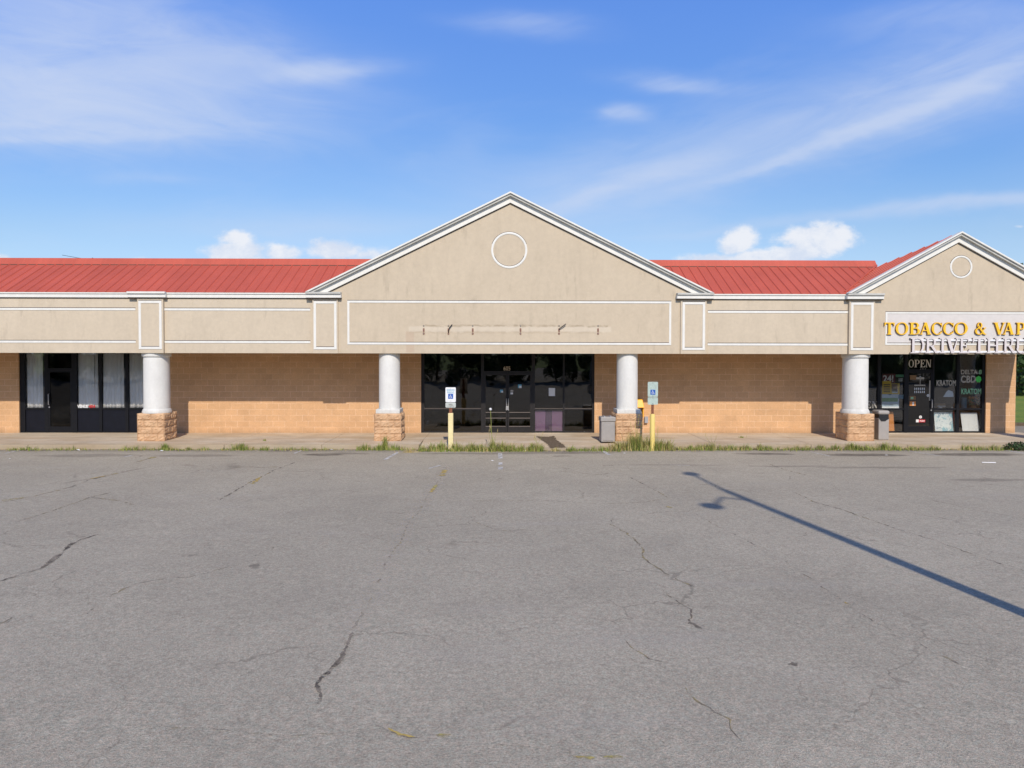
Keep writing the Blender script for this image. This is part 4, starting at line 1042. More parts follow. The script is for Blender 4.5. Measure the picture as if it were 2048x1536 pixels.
lettering('house_number', 'faint grey number under the OPEN letters on the door transom', 'number', [('601', 1838, 1850, 737, 742, M['greyvinyl'], .01)])

# slab OPEN signs in serif letters
def serif_word(name, label, cat, letters, py0, py1, y, depth, face, side, group=None, raceway=None):
    X0 = XX(letters[0][1], y, (py0 + py1) / 2); Z0 = ZZ(letters[0][1], py1, y); o = thing(name, label, cat, (X0, y, Z0), group)
    for ch, a, b in letters:
        pc = (a + b) / 2; mb = MB(); z1 = ZZ(pc, py0, y - depth) - Z0; z0 = ZZ(pc, py1, y - depth) - Z0
        letter_mesh(mb, ch, XX(a, y - depth, py0) - X0, XX(b, y - depth, py0) - X0, z0, z1, 0, depth, face, side)
        mb.build('letter', o)
    if raceway: raceway(o, X0, Z0)
    return o
serif_word('open_sign', 'cream OPEN letters on the transom over the tobacco shop door', 'sign', [('O', 1817.5, 1828), ('P', 1829, 1839.5), ('E', 1840.5, 1851), ('N', 1851.5, 1863)], 719.5, 734.5, YG - .002, .006, M['open_vinyl'], M['open_vinyl'])
serif_word('open_sign', 'grey OPEN letters low in the shop window beside the column', 'sign', [('O', 1703, 1716), ('P', 1717, 1729), ('E', 1731, 1742.5), ('N', 1744, 1756)], 802.5, 816.5, YG - .002, .006, M['greyvinyl'], M['greyvinyl'])
serif_word('shop_sign', 'raised yellow TOBACCO & VAPE letters on the right gable', 'sign',
           [('T', 1769.5, 1789.5), ('O', 1792, 1817), ('B', 1819.5, 1840.5), ('A', 1839.5, 1864), ('C', 1864, 1885), ('C', 1887, 1908), ('O', 1910, 1936), ('&', 1950.5, 1973.5), ('V', 1988, 2012), ('A', 2006, 2030), ('P', 2033, 2051), ('E', 2054, 2072)],
           645, 669, YF - .006, .06, M['yellow'], M['yellow_side'])
def race(o, X0, Z0):
    for py in (680.5, 703.5):
        y = YF - .032; z = ZZ(1930, py, y) - Z0; mb = MB(); mb.box(.12, XX(2056, y) - X0 - .1, -.028, .012, z - .03, z + .03, M['white']); mb.build('mounting_rail', o, bevel=.004)
TK, TN = 0.155, 0.055
serif_word('shop_sign', 'off-white DRIVE THRU letters on rails below the yellow letters', 'sign',
           [('D', 1821, 1850), ('R', 1850.5, 1878), ('I', 1879, 1892.5), ('V', 1892, 1920), ('E', 1918.5, 1940), ('T', 1946, 1972), ('H', 1973, 2000), ('R', 2006, 2032.5), ('U', 2031, 2058)],
           676, 706.3, YF - .02, .055, M['pinkwhite'], M['brown_side'], raceway=race)

# posters and clutter of the tobacco shop
YP = YG + .012
def ink(*rects):
    def f(o, x0, x1, z0, z1, y):
        for (a, b, c, d_, m) in rects:
            mb = MB(); mb.box(x0 + (x1 - x0) * a, x0 + (x1 - x0) * b, y - .002, y + .001, z0 + (z1 - z0) * c, z0 + (z1 - z0) * d_, M[m]); mb.build('printing', o)
    return f
def txt(t, a, b, c, d_, m, bo=.02):
    def f(o, x0, x1, z0, z1, y):
        mb = MB(); text_into(mb, t, x0 + (x1 - x0) * a, x0 + (x1 - x0) * b, z0 + (z1 - z0) * c, z0 + (z1 - z0) * d_, y, M[m], bo, .002); mb.build('printing', o)
    return f
def multi(*fs):
    def f(*a):
        for q in fs: q(*a)
    return f
flat('poster', 'maroon poster with large 24 in the pane left of the tobacco shop door', 'poster', 1764, 1790, 747.5, 766, M['maroon'], YP, extra=txt('24!', .06, .85, .12, .85, 'open_vinyl'))
flat('poster', 'yellow poster with dark lines of print under the number 24', 'poster', 1764.5, 1782, 762, 788, M['poster_yellow'], YP - .007,
     extra=ink(*[(.12, .88, .70 - .14 * k, .77 - .14 * k, 'print_dark') for k in range(5)]))
flat('poster', 'tan and yellow picture poster between two other posters', 'poster', 1782.5, 1799, 766.5, 788.5, M['poster_yellow'], YP, extra=ink((.05, .72, .25, .95, 'brown_card'), (.1, .75, .12, .5, 'poster_blue')))
flat('poster', 'small light green header sticker near the top of the pane', 'poster', 1791, 1808.5, 749, 754, M['poster_ltgreen'], YP)
flat('poster', 'small black notice with pale print under the green sticker', 'poster', 1791, 1808, 754.5, 765, M['print_dark'], YP, extra=ink((.3, .8, .55, .8, 'greyvinyl'), (.3, .8, .2, .45, 'greyvinyl')))
flat('poster', 'large pale blue poster with a dark green stripe over the window rail', 'poster', 1764, 1798, 788.5, 816.8, M['poster_blue'], YP,
     extra=ink((0, .93, .48, .74, 'poster_green'), (0, 1, 0, .13, 'white'), (.38, .55, .93, 1.0, 'poster_teal')))
flat('poster', 'small teal card beside the large pale blue poster', 'poster', 1797, 1809, 789.5, 797.5, M['poster_teal'], YP - .008)
flat('notice', 'tan card at the upper left of the tobacco shop door', 'notice', 1819.5, 1832, 750.5, 759.5, M['brown_card'], YWALL + .066)
flat('notice', 'tan card with pale print midway down the shop door', 'notice', 1819.5, 1831.5, 792, 800, M['brown_card'], YWALL + .066, extra=ink((.15, .6, .25, .75, 'mint')))
flat('notice', 'reddish card, lower one of the pair on the shop door', 'notice', 1819.5, 1831.5, 803, 811.5, M['orange'], YWALL + .066, extra=ink((.45, .7, .1, .9, 'paper')))
flat('notice', 'red and white sticker on the bottom half of the shop door', 'notice', 1832.5, 1851, 839, 844.5, M['red'], YWALL + .058, extra=multi(ink((0, .3, 0, 1, 'paper')), txt('PUSH', .42, .92, .25, .75, 'white')))
mbd = MB()
def disc(label, px, py, r, y, m, name='sticker', cat='sticker'):
    mb = MB(); n = 24; x, z = XX(px, y, py), ZZ(px, py, y)
    mb.prism_y([(r * math.cos(2 * math.pi * i / n), r * math.sin(2 * math.pi * i / n)) for i in range(n)], -.002, .002, M[m])
    mb.prism_y([(r * .5 * math.cos(2 * math.pi * i / n), r * .5 * math.sin(2 * math.pi * i / n)) for i in range(n)], -.003, -.0021, M['greyvinyl'])
    o = mb.build(name); o.location = (x, y, z); return tag(o, label, cat)
disc('round white sticker at the top middle of the tobacco shop door', 1840.5, 755.5, .045, YWALL + .064, 'icon_white')
disc('round white sticker near the handle side of the shop door', 1856, 791, .045, YWALL + .064, 'icon_white')
disc('bright round white sticker just above the red door sticker', 1841, 834, .05, YWALL + .058, 'paper')
# hours decal: rows of small digits on the door
o = thing('hours_decal', 'pale blue rows of opening-hours print on the shop door', 'decal', (XX(1829, YG), YWALL + .064, ZZ(1829, 787, YG)))
for r_ in range(2):
    for c_ in range(6):
        mb = MB(); x = c_ * .066; z = r_ * .11 + .02; mb.box(x, x + .030, -.003, 0, z, z + .075, M['icon_white']); mb.box(x + .01, x + .042, -.0035, -.003, z + .02, z + .035, M['icon_white']); mb.build('digit', o)
mb = MB(); mb.box(0, .38, -.003, 0, .27, .31, M['greyvinyl']); mb.box(.06, .34, -.003, 0, .50, .57, M['greyvinyl']); mb.box(.19, .21, -.003, 0, .31, .50, M['greyvinyl']); mb.build('printing', o)
flat('sticker', 'narrow upright strip of grey stickers beside the door handle', 'sticker', 1858, 1862, 761, 801, M['greyvinyl'], YWALL + .066)
# things seen in the two right panes
def obj_at(px, py, y): return Vector((XX(px, y, py), y, ZZ(px, py, y)))
def leaning(label, px0, px1, py0, m, y, lean=.12, extra=None, name='display_board', skew=0.0):
    x0, x1 = XX(px0, y, 840), XX(px1, y, 840); z1 = ZZ(px0, py0, y) - ZW - .012
    mb = MB(); w = x1 - x0; t = .012
    pts = [(0, 0, 0), (w, 0, 0), (w + skew, lean, z1), (skew * .5, lean, z1), (0, t, 0), (w, t, 0), (w + skew, lean + t, z1), (skew * .5, lean + t, z1)]
    mb.add(pts, [(0, 1, 2, 3), (5, 4, 7, 6), (1, 5, 6, 2), (4, 0, 3, 7), (3, 2, 6, 7), (4, 5, 1, 0)], m)
    o = mb.build(name); o.location = (x0, y, ZW + .012); return tag(o, label, 'board')
leaning('white board splashed with pale blue shapes leaning inside the lower pane by the door', 1871, 1908, 825, M['art'], YG + .08, .10)
leaning('plain white board leaning inside the rightmost lower pane', 1926, 1961, 826, M['white'], YG + .08, .10, skew=-.06)
leaning('orange board leaning inside the lower pane left of the shop door', 1764, 1789.5, 824, M['orange'], YG + .10, .10)
leaning('narrow dark red board edge beside the blue-splashed board', 1908.5, 1914.5, 824, M['red'], YG + .16, .05)
leaning('blue-edged white board behind the lower pane beside the column', 1718, 1753, 823, M['poster_blue'], YG + .1, .1)
# cabinet top carrying small goods at rail height
sh = thing('display_shelf', 'low dark shelf behind the window rail of the tobacco shop', 'shelf', (X_(1870), YG + .14, ZW + .01))
mb = MB(); L = X_(1966) - X_(1870); hz_ = zr3 - ZW - .03; mb.box(0, L, .22, .55, hz_ - .03, hz_, M['black']); mb.build('shelf_top', sh)
for a in (.02, L - .05):
    mb = MB(); mb.box(a, a + .03, .30, .45, 0, hz_ - .03, M['black']); mb.build('leg', sh)
shz = ZW + .01 + hz_
def goods(name, label, cat, px, w, h, mk):
    y = YG + .42; mb = MB(); mk(mb, w, h); o = mb.build(name, smooth=False); o.location = (XX(px, y, 810), y, shz); return tag(o, label, cat)
goods('carton', 'small brown carton on the shelf right of the shop door', 'box', 1880, .30, .19, lambda mb, w, h: (mb.box(-w / 2, w / 2, -.08, .08, 0, h, M['brown_card']), mb.box(-w / 2, w / 2, -.082, -.08, h * .45, h * .55, M['paper'])))
goods('paper_stack', 'crumpled white papers on the shelf just right of the door', 'paper', 1876, .2, .07, lambda mb, w, h: [mb.box(-w / 2 + .02 * k, w / 2 - .02 * k, -.16, -.09, .014 * k, .014 * (k + 1), M['paper']) for k in range(5)])
goods('cup', 'little white cup on the shelf below the cap shape', 'cup', 1900, .05, .07, lambda mb, w, h: mb.lathe(0, -.12, [(.02, 0), (.032, h), (.028, h), (.018, .01)], M['paper'], 20, False))
goods('vase', 'grey glass vase on the shelf under the green KRATOM word', 'vase', 1928, .2, .40, lambda mb, w, h: mb.lathe(0, 0, [(.07, 0), (.085, .06), (.09, .25), (.075, .33), (.10, .40), (.095, .395), (.07, .32)], M['poster_teal'], 28))
def flowers(mb, w, h):
    r = random.Random(4)
    mb.lathe(0, 0, [(.06, 0), (.08, .10), (.07, .12)], M['brown_card'], 20)
    for _ in range(160):
        a = r.uniform(0, 6.28); rr = r.uniform(0, .18); z = r.uniform(.12, h); x, yv = rr * math.cos(a), rr * math.sin(a) * .5; s = r.uniform(.012, .03)
        q = Vector((r.uniform(-1, 1), -1, r.uniform(-1, 1))).normalized(); u_ = q.cross(Vector((0, 0, 1))).normalized() * s; v_ = q.cross(u_).normalized() * s; c = Vector((x, yv, z))
        mb.quad(c - u_ - v_, c + u_ - v_, c + u_ + v_, c - u_ + v_, M[['orange', 'poster_green', 'g0', 'brown_card'][r.randrange(4)] if z < h * .8 else 'orange'])
goods('flower_pot', 'pot of orange flowers and leaves on the shelf at the rightmost pane', 'plant', 1948, .3, .42, flowers)
# cap-like paper shape stuck in the pane
mb = MB(); y = YP
pts = [(1886, 794), (1889, 790), (1893, 783), (1897, 780), (1905, 783), (1907, 788), (1907, 794)]
q0 = obj_at(1896, 794, y); P2 = [(obj_at(a, b, y).x - q0.x, obj_at(a, b, y).z - q0.z) for a, b in pts]
mb.prism_y(P2[::-1], -.002, .002, M['icon_white']); o = mb.build('cutout'); o.location = q0; tag(o, 'pale cap-shaped paper cutout in the pane right of the shop door', 'cutout')
# central shop: notices
flat('notice', 'plain white sheet taped to the dark glass above the purple boards', 'notice', 1097.5, 1110, 776, 792, M['paper'], YG - .006)
flat('notice', 'teal and white sticker on the left glass door', 'sticker', 1000, 1006, 779.5, 785, M['sign_teal'], YWALL + .062, extra=ink((.45, 1, 0, .5, 'paper')))
flat('notice', 'upper grey square sticker beside the right door handle', 'sticker', 1021, 1026.5, 780, 783.5, M['greyvinyl'], YWALL + .062)
flat('notice', 'lower white square sticker beside the right door handle', 'sticker', 1021, 1026, 785, 788.5, M['paper'], YWALL + .062)
flat('notice', 'blue and white sticker on the upper right glass door', 'sticker', 1036, 1043, 769, 776, M['sign_teal'], YWALL + .062, extra=ink((.35, 1, 0, .6, 'paper')))
mb = MB(); mb.box(-.05, .05, -.03, .03, 0, .12, M['steel']); mb.tube([(-.03, 0, .12), (-.03, 0, .17), (.03, 0, .17), (.03, 0, .12)], .008, M['steel'])
o = mb.build('padlock', bevel=.006); o.location = (XX(1014.6, YWALL, 815), YWALL + .015, ZZ(1014.6, 820, YWALL)); tag(o, 'steel lock box hanging between the two centre doors', 'lock')

# ------------------------------------------------------------------ remains of the old sign on the centre gable
def fixture(px, label, stub=None):
    y = YF; z0 = ZZ(px, 669, y); o = thing('sign_anchor', label, 'wall fixing', (XX(px, y), y, z0), 'rusty anchors left on the centre gable')
    for a, b, w, m in [(0, .06, .05, 'rust'), (.09, .19, .05, 'rust'), (.25, .29, .035, 'seam')]:
        mb = MB(); mb.box(-w / 2, w / 2, -.012, .001, a, b, M[m]); mb.lathe(0, 0, [(.012, 0), (.010, .012)], M['steel'], 8)
        for i in range(len(mb.v) - 16, len(mb.v)): q = mb.v[i]; mb.v[i] = (q[0], -.012 - q[2], (a + b) / 2 + q[1])
        mb.build('anchor_plate', o)
    if stub:
        mb = MB(); mb.tube(stub, .014, M['black'], 8); mb.build('conduit', o, smooth=True)
fixture(847.5, 'leftmost rusty sign anchor on the centre gable panel')
fixture(897, 'rusty sign anchor with a curled dark conduit, second from left', [(0, 0, .05), (.01, -.05, .12), (.03, -.06, .20), (.10, -.05, .29), (.12, -.05, .31)])
fixture(945.5, 'rusty sign anchor third from left, above the shop window')
fixture(1041, 'rusty sign anchor right of centre, fourth from left')
fixture(1118, 'rusty sign anchor with a bent arm pointing up and right', [(0, 0, .16), (.02, -.06, .19), (.13, -.08, .27), (.21, -.07, .33)])
fixture(1196, 'rightmost rusty sign anchor on the centre gable panel')

# ------------------------------------------------------------------ accessible parking signs
def wheelchair(o, x, z, s, y):
    mb = MB(); mb.box(x - s / 2, x + s / 2, y - .003, y, z - s / 2, z + s / 2, M['sign_blue']); b = mb.build('symbol_square', o)
    mb = MB(); yy = y - .006
    def st(p0, p1, w):
        a = Vector((p0[0], 0, p0[1])); c = Vector((p1[0], 0, p1[1])); t = (c - a).normalized(); n = Vector((-t.z, 0, t.x)) * w / 2
        P_ = [a - n, c - n, c + n, a + n]; mb.prism_y([(x + q.x * s, z + q.z * s) for q in P_], yy, y - .0031, M['white'])
    def arc(cx_, cz_, r, a0, a1, w, n=16):
        for i in range(n):
            q0, q1 = R(a0 + (a1 - a0) * i / n), R(a0 + (a1 - a0) * (i + 1) / n)
            st((cx_ + r * math.cos(q0), cz_ + r * math.sin(q0)), (cx_ + r * math.cos(q1), cz_ + r * math.sin(q1)), w)
    n = 14; mb.prism_y([(x + s * (-.06 + .055 * math.cos(2 * math.pi * i / n)), z + s * (.33 + .055 * math.sin(2 * math.pi * i / n))) for i in range(n)], yy, y - .0031, M['white'])
    st((-.05, .26), (-.02, -.03), .08); st((-.02, -.03), (.15, -.03), .08); st((.14, -.03), (.24, -.28), .08); st((.24, -.28), (.32, -.25), .06); st((-.04, .12), (.13, .10), .06)
    arc(-.04, -.12, .20, 110, 380, .06); mb.build('symbol', o)
def rounded(x0, x1, z0, z1, r, n=5):
    P_ = []
    for cx_, cz_, a0 in ((x1 - r, z0 + r, -90), (x1 - r, z1 - r, 0), (x0 + r, z1 - r, 90), (x0 + r, z0 + r, 180)):
        for i in range(n + 1): a = R(a0 + 90 * i / n); P_.append((cx_ + r * math.cos(a), cz_ + r * math.sin(a)))
    return P_
def parking_sign(px, label, pt, pb, plate, bollard_top, faded):
    y = -1.02; x = XX(px, y, 820); o = thing('parking_sign', label, 'sign', (x, y, 0), 'accessible parking signs on yellow bollards')
    zf = lambda p: ZZ(px, p, y)
    mb = MB()
    if not faded: mb.box(-.075, .075, -.075, .075, -.05, zf(bollard_top), M['cream_yellow']); mb.build('bollard', o, bevel=.018)
    else: mb.lathe(0, 0, [(.076, -.05), (.076, zf(bollard_top)), (.06, zf(bollard_top) + .03), (.0, zf(bollard_top) + .04)], M['chip_yellow'], 28); mb.build('bollard', o, smooth=True)
    mb = MB(); w = .045 if not faded else .035
    mb.box(-w, w, -.02, .02, zf(bollard_top) - .1, zf(pt + 2), M['rust']); mb.box(-w - .004, -w + .012, -.028, .0, zf(bollard_top) - .1, zf(pt + 2), M['rust']); mb.build('post', o, bevel=.003)
    f = -.033
    for (a, b, k) in ((pt, plate, 0), (plate + .8, pb, 1)):
        mb = MB(); m = M['white'] if not faded and k == 0 else (M['sign_faded'] if faded else M['paper'])
        if not faded and k == 1: m = simple('dull_plate', (0.50, 0.53, 0.49), .5, var=.12, scale=20)
        mb.prism_y(rounded(-.153, .153, zf(b), zf(a), .03), f - .003, f, m); pl = mb.build('sign_plate', o)
        if k == 0:
            if faded: wheelchair(pl, 0, zf(784.3), .148, f - .0031)
            else:
                wheelchair(pl, 0, zf(792.5), .15, f - .0031)
                mb = MB(); text_into(mb, 'RESERVED', -.115, .115, zf(782.5) + .004, zf(778.2), f - .0031, M['sign_teal'], .015, .002); text_into(mb, 'PARKING', -.105, .105, zf(786.8), zf(783), f - .0031, M['sign_teal'], .015, .002); mb.build('wording', pl)
        elif not faded:
            mb = MB(); text_into(mb, 'VAN', -.06, .05, zf(810.5), zf(807.6), f - .0031, M['print_dark'], .01, .002); text_into(mb, 'ACCESSIBLE', -.09, .10, zf(812.6), zf(811.3), f - .0031, M['print_dark'], .0, .002); mb.build('wording', pl)
        for z in (zf(a) - .03, zf(b) + .03):
            mb = MB(); mb.lathe(0, 0, [(.009, 0), (.009, .006)], M['steel' if not faded else 'black'], 10); mb.v = [(q[0], f - .003 - q[2], z + q[1]) for q in mb.v]; mb.build('bolt', pl)
parking_sign(901.5, 'white reserved parking sign on a square pale yellow bollard before the shop window', 774.5, 815, 804, 826, False)
parking_sign(1305, 'faded greenish accessible parking sign on a round chipped yellow bollard', 763.5, 809, 793.5, 830, True)

# ------------------------------------------------------------------ bins and wall boxes
def bin_body(px, y, w, h): return Vector((XX(px, y, 860), y, ZW))
t = thing('litter_bin', 'square beige-grey litter bin with flat lid by the right middle column', 'bin', (XX(1214, .05, 860), .05, ZW + 0.0), None, R(2))
mb = MB(); hb = ZZ(1214, 844, -.15) - ZW; mb.box(-.215, .215, -.2, .2, 0.0, hb, M['bin']); mb.build('body', t, bevel=.02)
mb = MB(); mb.box(-.165, .165, -.212, -.199, .05, hb - .08, M['bin']); mb.build('front_panel', t, bevel=.006)
mb = MB(); zl = ZZ(1214, 834, -.15) - ZW; mb.box(-.235, .235, -.22, .22, hb + .006, zl, M['bin']); mb.build('lid', t, bevel=.03)
for a_ in (-.12, .08):
    mb = MB(); mb.box(a_, a_ + .04, -.1, .1, zl, zl + .02, M['grey_plastic']); mb.build('lid_rib', t)
t = thing('litter_bin', 'beige litter bin with rounded hood and dark open mouth behind the right stone plinth', 'bin', (XX(1761, .55, 860), .55, ZW))
mb = MB(); hb = .70; mb.box(-.17, .17, -.2, .2, 0, hb, M['bin']); mb.build('body', t, bevel=.025)
mb = MB(); mb.box(-.155, .155, -.19, .19, hb - .02, hb + .13, M['black'])
mb.prism_y([(-.17, hb + .0), (-.09, hb - .10), (.03, hb - .10), (.12, hb - .04), (.17, hb + .0)], -.212, -.200, M['black']); mb.build('mouth', t)
mb = MB(); mb.box(-.185, .185, -.215, .215, hb + .11, hb + .24, M['bin']); mb.build('hood', t, bevel=.05)
# yellow wall box
t = thing('wall_phone_hood', 'bright yellow wall-mounted hood half hidden behind the right middle column', 'phone hood', (XX(1278, YWALL, 815), YWALL, ZZ(1278, 833, YWALL)))
mb = MB(); z1 = ZZ(1278, 797, YWALL) - t.location.z
mb.add([(-.2, 0, z1 - .30), (.13, 0, z1 - .30), (.13, -.32, z1 - .30), (-.2, -.32, z1 - .30), (-.14, 0, z1), (.09, 0, z1), (.08, -.22, z1 - .02), (-.14, -.22, z1 - .02)],
       [(0, 1, 2, 3), (7, 6, 5, 4), (3, 2, 6, 7), (2, 1, 5, 6), (0, 3, 7, 4), (1, 0, 4, 5)], M['bright_yellow']); mb.build('hood', t, bevel=.02)
mb = MB(); mb.box(.09, .12, -.22, -.001, 0, z1 - .30, M['bright_yellow']); mb.box(-.19, -.16, -.22, -.001, 0, z1 - .30, M['bright_yellow']); mb.build('side_panel', t, bevel=.006)
mb = MB(); mb.box(-.12, .07, -.12, -.001, .06, z1 - .31, M['grey_plastic']); mb.build('phone_body', t, bevel=.01)
t = thing('outlet_box', 'small grey weatherproof box on the wall left of the faded parking sign', 'electrical box', (XX(1291.5, YWALL, 839), YWALL, ZZ(1291.5, 846, YWALL)))
mb = MB(); mb.box(-.055, .055, -.09, -.001, 0, .22, M['grey_plastic']); mb.build('box_body', t, bevel=.01)
mb = MB(); mb.box(-.06, .06, -.115, -.0915, .01, .235, M['grey_plastic']); mb.build('cover', t, bevel=.01)
# roof cable seen above the ridge
t = thing('roof_antenna', 'thin dark cable rising from a small fitting behind the left ridge', 'antenna', (XX(187, 2.6, 517), 2.6, 5.4))
mb = MB(); zt_ = ZZ(187, 516.8, 2.6) - 5.4; mb.tube([(0, 0, 0), (0, 0, zt_ - .05), (-.03, 0, zt_), (-.09, 0, zt_ - .03)], .03, M['black']); mb.build('fitting', t, smooth=True)
mb = MB(); mb.tube([(-.08, 0, zt_ - .03), (-.6, .1, zt_ + .03), (-1.2, .2, zt_ + .14)], .008, M['black'], 6); mb.build('cable', t, smooth=True)

# ------------------------------------------------------------------ vegetation along the kerb
def blade(mb, x, y, z, h, w, lean, a, m, segs=3):
    dx_, dy_ = math.cos(a), math.sin(a); px_, py_ = -dy_, dx_
    vs = []
    for k in range(segs + 1):
        t = k / segs; ww = w * (1 - t) ** .7 + .0008; o = lean * t * t
        zz = z + h * (t - .18 * t * t * min(1.5, lean / max(h, .01)))
        vs += [(x + dx_ * o - px_ * ww / 2, y + dy_ * o - py_ * ww / 2, zz), (x + dx_ * o + px_ * ww / 2, y + dy_ * o + py_ * ww / 2, zz)]
    mb.add(vs, [(2 * k, 2 * k + 1, 2 * k + 3, 2 * k + 2) for k in range(segs)], M[m])
gr = MB(); r = random.Random(11)
# (px0, px1, density per metre, height, dryness)
seg = [(-200, 30, 60, .10, .25), (30, 90, 150, .14, .15), (90, 175, 120, .12, .2), (175, 235, 60, .08, .3), (235, 345, 50, .07, .4), (345, 420, 90, .10, .2), (240, 345, 160, .15, .15),
       (345, 470, 110, .11, .3), (470, 500, 300, .20, .15), (500, 660, 190, .13, .3), (660, 720, 70, .08, .5), (715, 800, 330, .20, .1), (800, 840, 140, .13, .4),
       (840, 1085, 520, .25, .2), (880, 1060, 200, .30, .45), (1085, 1140, 150, .12, .6), (1130, 1210, 260, .16, .15), (1205, 1245, 300, .18, .6), (1225, 1340, 620, .36, .4),
       (1330, 1520, 330, .20, .35), (1520, 1640, 260, .16, .3), (1640, 1790, 300, .17, .2), (1790, 1880, 280, .16, .3), (1880, 1920, 90, .10, .6), (1920, 2010, 260, .18, .25), (2010, 2080, 120, .12, .4)]
for a, b, dn, h, dry in seg:
    x0, x1 = XX(a, YK, 895), XX(b, YK, 895); n = int((x1 - x0) * dn * 1.5)
    for _ in range(n):
        x = r.uniform(x0, x1)
        cl = .5 + .5 * math.sin(x * 5.1 + 2 * math.sin(x * 2.3)) * math.sin(x * 13.7 + 1.3)
        if r.random() > .35 + .65 * cl: continue
        y = YK - .02 - abs(r.gauss(0, .16)); inr = RX0 < x < RX1
        if inr: y -= .22
        z = gz(y) if not (inr and y > YK - .25) else rampz(y)
        hh = h * r.uniform(.35, 1.15) * (.55 + .75 * cl)
        q = r.random(); m = 'g2' if q < dry else ('g0' if q < dry + (1 - dry) * .42 else ('g1' if q < dry + (1 - dry) * .78 else 'g3'))
        blade(gr, x, y, z - .01, hh, r.uniform(.010, .022), r.uniform(.02, .9) * hh, r.uniform(0, 6.28), m)
o = gr.build('grass'); o['kind'] = 'stuff'; tag(o, 'ragged green and straw-coloured grass growing along the foot of the kerb', 'grass')
def weed(label, px, y, h, n, seed, dry=.3, spread=.12, seedheads=0, z=None, flower=None):
    r = random.Random(seed); x = XX(px, y, 880); zz = (gz(y) if z is None else z)
    o = thing('weed', label, 'weed', (x, y, zz), 'weeds along the kerb'); mb = MB()
    for _ in range(n):
        a = r.uniform(0, 6.28); rr = abs(r.gauss(0, spread * .5)); hh = h * r.uniform(.4, 1)
        blade(mb, rr * math.cos(a), rr * math.sin(a) * .6, -.01, hh, r.uniform(.009, .018), hh * r.uniform(.05, .6), r.uniform(0, 6.28), r.choice(['g0', 'g1', 'g1', 'g3']) if r.random() > dry else 'g2', 4)
    mb.build('foliage', o)
    if seedheads:
        for k in range(seedheads):
            mb = MB(); a = r.uniform(0, 6.28); L = r.uniform(.05, .22); hh = h * r.uniform(1.1, 1.7); bx = r.uniform(-.06, .06)
            P_ = [(bx, 0, 0), (bx + L * .3 * math.cos(a), L * .3 * math.sin(a), hh * .5), (bx + L * math.cos(a), L * math.sin(a), hh)]
            mb.tube(P_, .005, M['g1'], 5, .003); mb.tube([P_[2], (P_[2][0] + .01, P_[2][1], P_[2][2] + .09)], .010, M['g2'], 5, .002); mb.build('stalk', o)
    if flower:
        mb = MB(); fh = flower; mb.tube([(0, 0, 0), (-.03, 0, fh * .5), (-.06, 0, fh)], .006, M['g1'], 6); mb.build('stalk', o)
        mb = MB(); rr = random.Random(5)
        for _ in range(60):
            d_ = Vector((rr.gauss(0, 1), rr.gauss(0, 1), rr.gauss(0, 1))).normalized(); c = Vector((-.06, 0, fh + .02)) + d_ * .036; s = .016
            u_ = d_.orthogonal().normalized() * s; v_ = d_.cross(u_).normalized() * s; mb.quad(c - u_ - v_, c + u_ - v_, c + u_ + v_, c - u_ + v_, M['white'])
        mb.build('flower_head', o)
    return o
weed('spiky tuft of long grass in front of the left middle stone plinth', 770, YK - .08, .50, 110, 21, .15, .12)
weed('tall thin stalks with one round white flower head before the double doors', 985, YK - .30, .45, 70, 22, .25, .12, 4, None, 1.22)
weed('big bushy clump of weeds at the foot of the right middle plinth', 1272, YK - .16, .62, 420, 23, .35, .50, 6)
weed('reddish dry weeds between the litter bin and the plinth', 1233, YK - .12, .34, 160, 24, .85, .30)
weed('tall grassy weed hugging the round chipped bollard', 1312, YK - .30, .45, 120, 25, .35, .22, 3)
weed('two upright seed stalks along the kerb between the faded sign and the right column', 1426, YK - .10, .30, 40, 26, .3, .10, 3)
weed('upright tuft on the kerb edge right of the left plinth', 482, YK - .07, .30, 70, 27, .1, .10)
weed('leafy tuft at the left plinth foot', 330, YK - .06, .26, 90, 28, .1, .16)
weed('small flat weed growing in the sidewalk between faded sign and right column', 1483, .9, .10, 60, 29, .1, .14, 0, ZW)
weed('small weed in the sidewalk joint right of the left column', 530, .1, .10, 40, 30, .2, .08, 0, ZW)
weed('tuft of dead straw-coloured grass lying on the asphalt by the white stripe', 818, YK - .70, .12, 150, 31, 1.0, .30)
weed('weed clump in front of the round column plinth at the right', 1703, YK - .08, .30, 130, 32, .15, .3)
weed('bright weed bush in front of the beige hooded bin', 1768, YK - .08, .30, 150, 33, .2, .3)
weed('thin dry stalks growing before the ramp', 1075, YK - .3, .30, 50, 34, .7, .2, 4)
# dark shrub by the corner of the kerb
def leafball(mb, c, rad, n, sz, mats, r, flat=1.0):
    for _ in range(n):
        d_ = Vector((r.gauss(0, 1), r.gauss(0, 1), r.gauss(0, 1))).normalized(); rr = r.random() ** .35
        p = Vector(c) + Vector((d_.x * rad[0] * rr, d_.y * rad[1] * rr, d_.z * rad[2] * rr))
        nn = (d_ + Vector((r.gauss(0, .6), r.gauss(0, .6), r.gauss(0, .6)))).normalized(); u_ = nn.orthogonal().normalized(); v_ = nn.cross(u_)
        a = r.uniform(0, 3.14); s = sz * r.uniform(.6, 1.3); U = (u_ * math.cos(a) + v_ * math.sin(a)) * s; V = (v_ * math.cos(a) - u_ * math.sin(a)) * s * .55
        mb.add([p - U, p - V, p + U, p + V], [(0, 1, 2, 3)], M[mats[r.randrange(len(mats))]])
t = thing('low_shrub', 'dark low shrub at the kerb end by the right edge', 'shrub', (XX(2040, YK - .2, 890), YK - .2, 0))
mb = MB(); leafball(mb, (0, 0, .10), (.48, .25, .17), 900, .035, ['leaf0', 'leaf0', 'print_dark'], random.Random(3)); mb.build('foliage', t)
